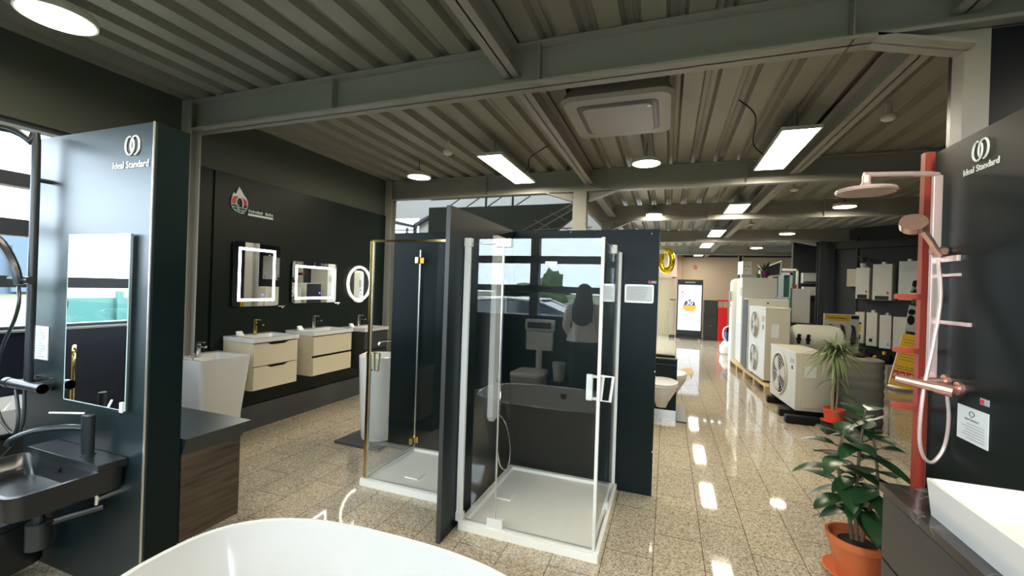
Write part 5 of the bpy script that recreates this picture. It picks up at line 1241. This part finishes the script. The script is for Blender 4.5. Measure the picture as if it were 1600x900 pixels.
# woman looking out of the front window
t = thing('person', 'woman with long dark hair, white blouse and black trousers looking out of the window', 'person')
def skin_mesh(name, verts, edges, radii, mat, parent, root=0, sub=2):
    me = bpy.data.meshes.new(name); me.from_pydata(verts, edges, []); me.update()
    o = bpy.data.objects.new(name, me); COL.objects.link(o); o.parent = parent
    bpy.context.view_layer.objects.active = o
    m = o.modifiers.new('skin', 'SKIN'); m.use_smooth_shade = True
    if not me.skin_vertices: 
        bm = bmesh.new(); bm.from_mesh(me); bm.verts.layers.skin.verify(); bm.to_mesh(me); bm.free()
    for v, r in zip(me.skin_vertices[0].data, radii): v.radius = r if isinstance(r, tuple) else (r, r)
    for v in me.skin_vertices[0].data: v.use_root = False
    me.skin_vertices[0].data[root].use_root = True
    s = o.modifiers.new('sub', 'SUBSURF'); s.levels = sub; s.render_levels = sub
    me.materials.append(M[mat]); return o
wx, wy = -1.03, -.50
def W_(x, y, z): return (wx+x, wy+y, z)
vs = [W_(0, 0, .95), W_(0, .0, 1.10), W_(0, .0, 1.28), W_(0, .0, 1.40), W_(0, -.01, 1.46), W_(0, -.02, 1.53), W_(0, -.02, 1.60)]
rd = [(.14, .10), (.115, .085), (.13, .09), (.09, .06), .045, .075, .068]
ed = [(i, i+1) for i in range(6)]
for sx_ in (-1, 1):
    n0 = len(vs)
    vs += [W_(sx_*.165, 0, 1.385), W_(sx_*.215, .03, 1.12), W_(sx_*.17, -.14, .98), W_(sx_*.12, -.22, 1.02)]; rd += [.045, .036, .028, .026]
    ed += [(3, n0), (n0, n0+1), (n0+1, n0+2), (n0+2, n0+3)]
    n1 = len(vs); vs += [W_(sx_*.10, 0, .86), W_(sx_*.10, -.01, .50), W_(sx_*.10, .0, .10), W_(sx_*.11, -.12, .035)]; rd += [.085, .058, .036, .030]
    ed += [(0, n1), (n1, n1+1), (n1+1, n1+2), (n1+2, n1+3)]
    for f, (fx_, L_) in enumerate(((-.020, .05), (-.007, .06), (.007, .056), (.020, .045))):
        n2 = len(vs); hx, hy, hz = sx_*.12+fx_, -.22, 1.02
        vs += [W_(hx, hy-.035, hz+.004), W_(hx, hy-.035-L_*.6, hz-.008), W_(hx, hy-.035-L_, hz-.028)]; rd += [.0095, .0085, .007]
        ed += [(n0+3, n2), (n2, n2+1), (n2+1, n2+2)]
    n3 = len(vs); vs += [W_(sx_*.12-sx_*.030, -.235, 1.03), W_(sx_*.12-sx_*.048, -.265, 1.02)]; rd += [.0105, .008]; ed += [(n0+3, n3), (n3, n3+1)]
body = skin_mesh('body', vs, ed, rd, 'skin', t)
b = MB(); b.sph(W_(0, -.075, 1.555), .012, (.8, 1.4, 1.5)); b.sph(W_(0, -.068, 1.525), .016, (1.4, .6, .4)); b.sph(W_(-.075, -.02, 1.56), .018, (.4, .8, 1.3)); b.sph(W_(.075, -.02, 1.56), .018, (.4, .8, 1.3)); b.build('face_features', 'skin', t)
b = MB(); b.sph(W_(-.028, -.082, 1.572), .009); b.sph(W_(.028, -.082, 1.572), .009); b.build('eyes', 'hair', t)
def ell(cx, cy, a, c, z, n=24, wob=0): return [(wx+cx+a*math.cos(q)*(1+wob*math.sin(5*q)), wy+cy+c*math.sin(q)*(1+wob*math.sin(7*q)), z) for q in [2*PI*k/n for k in range(n)]]
b = MB(); b.loft([ell(0, .01, .215, .155, .93, wob=.05), ell(0, .01, .195, .145, 1.0, wob=.04), ell(0, 0, .15, .115, 1.13, wob=.03), ell(0, 0, .175, .120, 1.28), ell(0, 0, .185, .105, 1.38), ell(0, 0, .12, .08, 1.44), ell(0, 0, .065, .06, 1.47)]);
for sx_ in (-1, 1):
    b.tube([W_(sx_*.15, 0, 1.40), W_(sx_*.20, .01, 1.28), W_(sx_*.225, .03, 1.12), W_(sx_*.19, -.11, 1.0)], .062, seg=14, smooth_n=5, rad=(1.05, .75))
b.build('blouse', 'blouse', t)
b = MB(); b.loft([ell(0, 0, .155, .12, 1.02), ell(0, .01, .185, .135, .90), ell(0, .01, .175, .125, .80)])
for sx_ in (-1, 1): b.tube([W_(sx_*.09, 0, .86), W_(sx_*.10, -.005, .50), W_(sx_*.10, .005, .07)], .095, seg=16, smooth_n=6, rad=(1.0, .55))
b.build('trousers', 'trousers', t)
b = MB(); b.loft([ell(0, .115, .05, .03, 1.14, wob=.1), ell(0, .115, .125, .05, 1.20, wob=.08), ell(0, .09, .14, .085, 1.36, wob=.05), ell(0, .035, .115, .085, 1.50, wob=.03), ell(0, .015, .10, .095, 1.60), ell(0, .005, .075, .075, 1.66), ell(0, 0, .03, .03, 1.69)]); b.build('hair', 'hair', t)
for sx_ in (-1, 1):
    b = MB(); b.sph(W_(sx_*.11, -.05, .035), .05, (.85, 2.2, .7)); b.build('shoe', 'plastic_white', t)
t = thing('potted_plant', 'spiky plant near the front window, mirrored in the gold framed shower', 'plant')
qx, qy = -3.30, -.10
b = MB(); b.lathe([(.12, 0), (.16, .30), (.165, .34), (.15, .34), (0, .32)], (qx, qy, 0), 28); b.build('pot', 'black_ceramic', t)
MB().tube([(qx, qy, .3), (qx+.02, qy, .65), (qx, qy, .95)], .022, smooth_n=3).build('stem', 'tan_stem', t)
b = MB(); rnd = random.Random(21)
for k in range(60):
    a = rnd.uniform(0, 6.28); e = rnd.uniform(-.4, 1.8); blade(b, (qx, qy, .98), (math.cos(a), math.sin(a), e), rnd.uniform(.3, .5), .035, rnd.uniform(.2, .6))
b.build('leaves', 'leaf_pale', t)
t = thing('bath_spout', 'tall arched chrome bath spout, mirrored in the gold framed shower', 'tap')
b = MB(); b.cyl((-2.9, -.3, 0), (-2.9, -.3, .06), .07); b.tube([(-2.9, -.3, 0), (-2.9, -.3, 1.05), (-2.88, -.28, 1.16), (-2.80, -.22, 1.20), (-2.72, -.16, 1.14), (-2.70, -.15, 1.02)], .022, smooth_n=5); b.build('pipe', 'chrome', t)
b = MB(); b.cyl((-2.9, -.36, .85), (-2.9, -.22, .85), .02); b.build('mixer_body', 'chrome', t)

# ------------------------------------------------------------------ set every thing's origin on its base
for o in list(TH): settle(o)
bpy.context.view_layer.update()
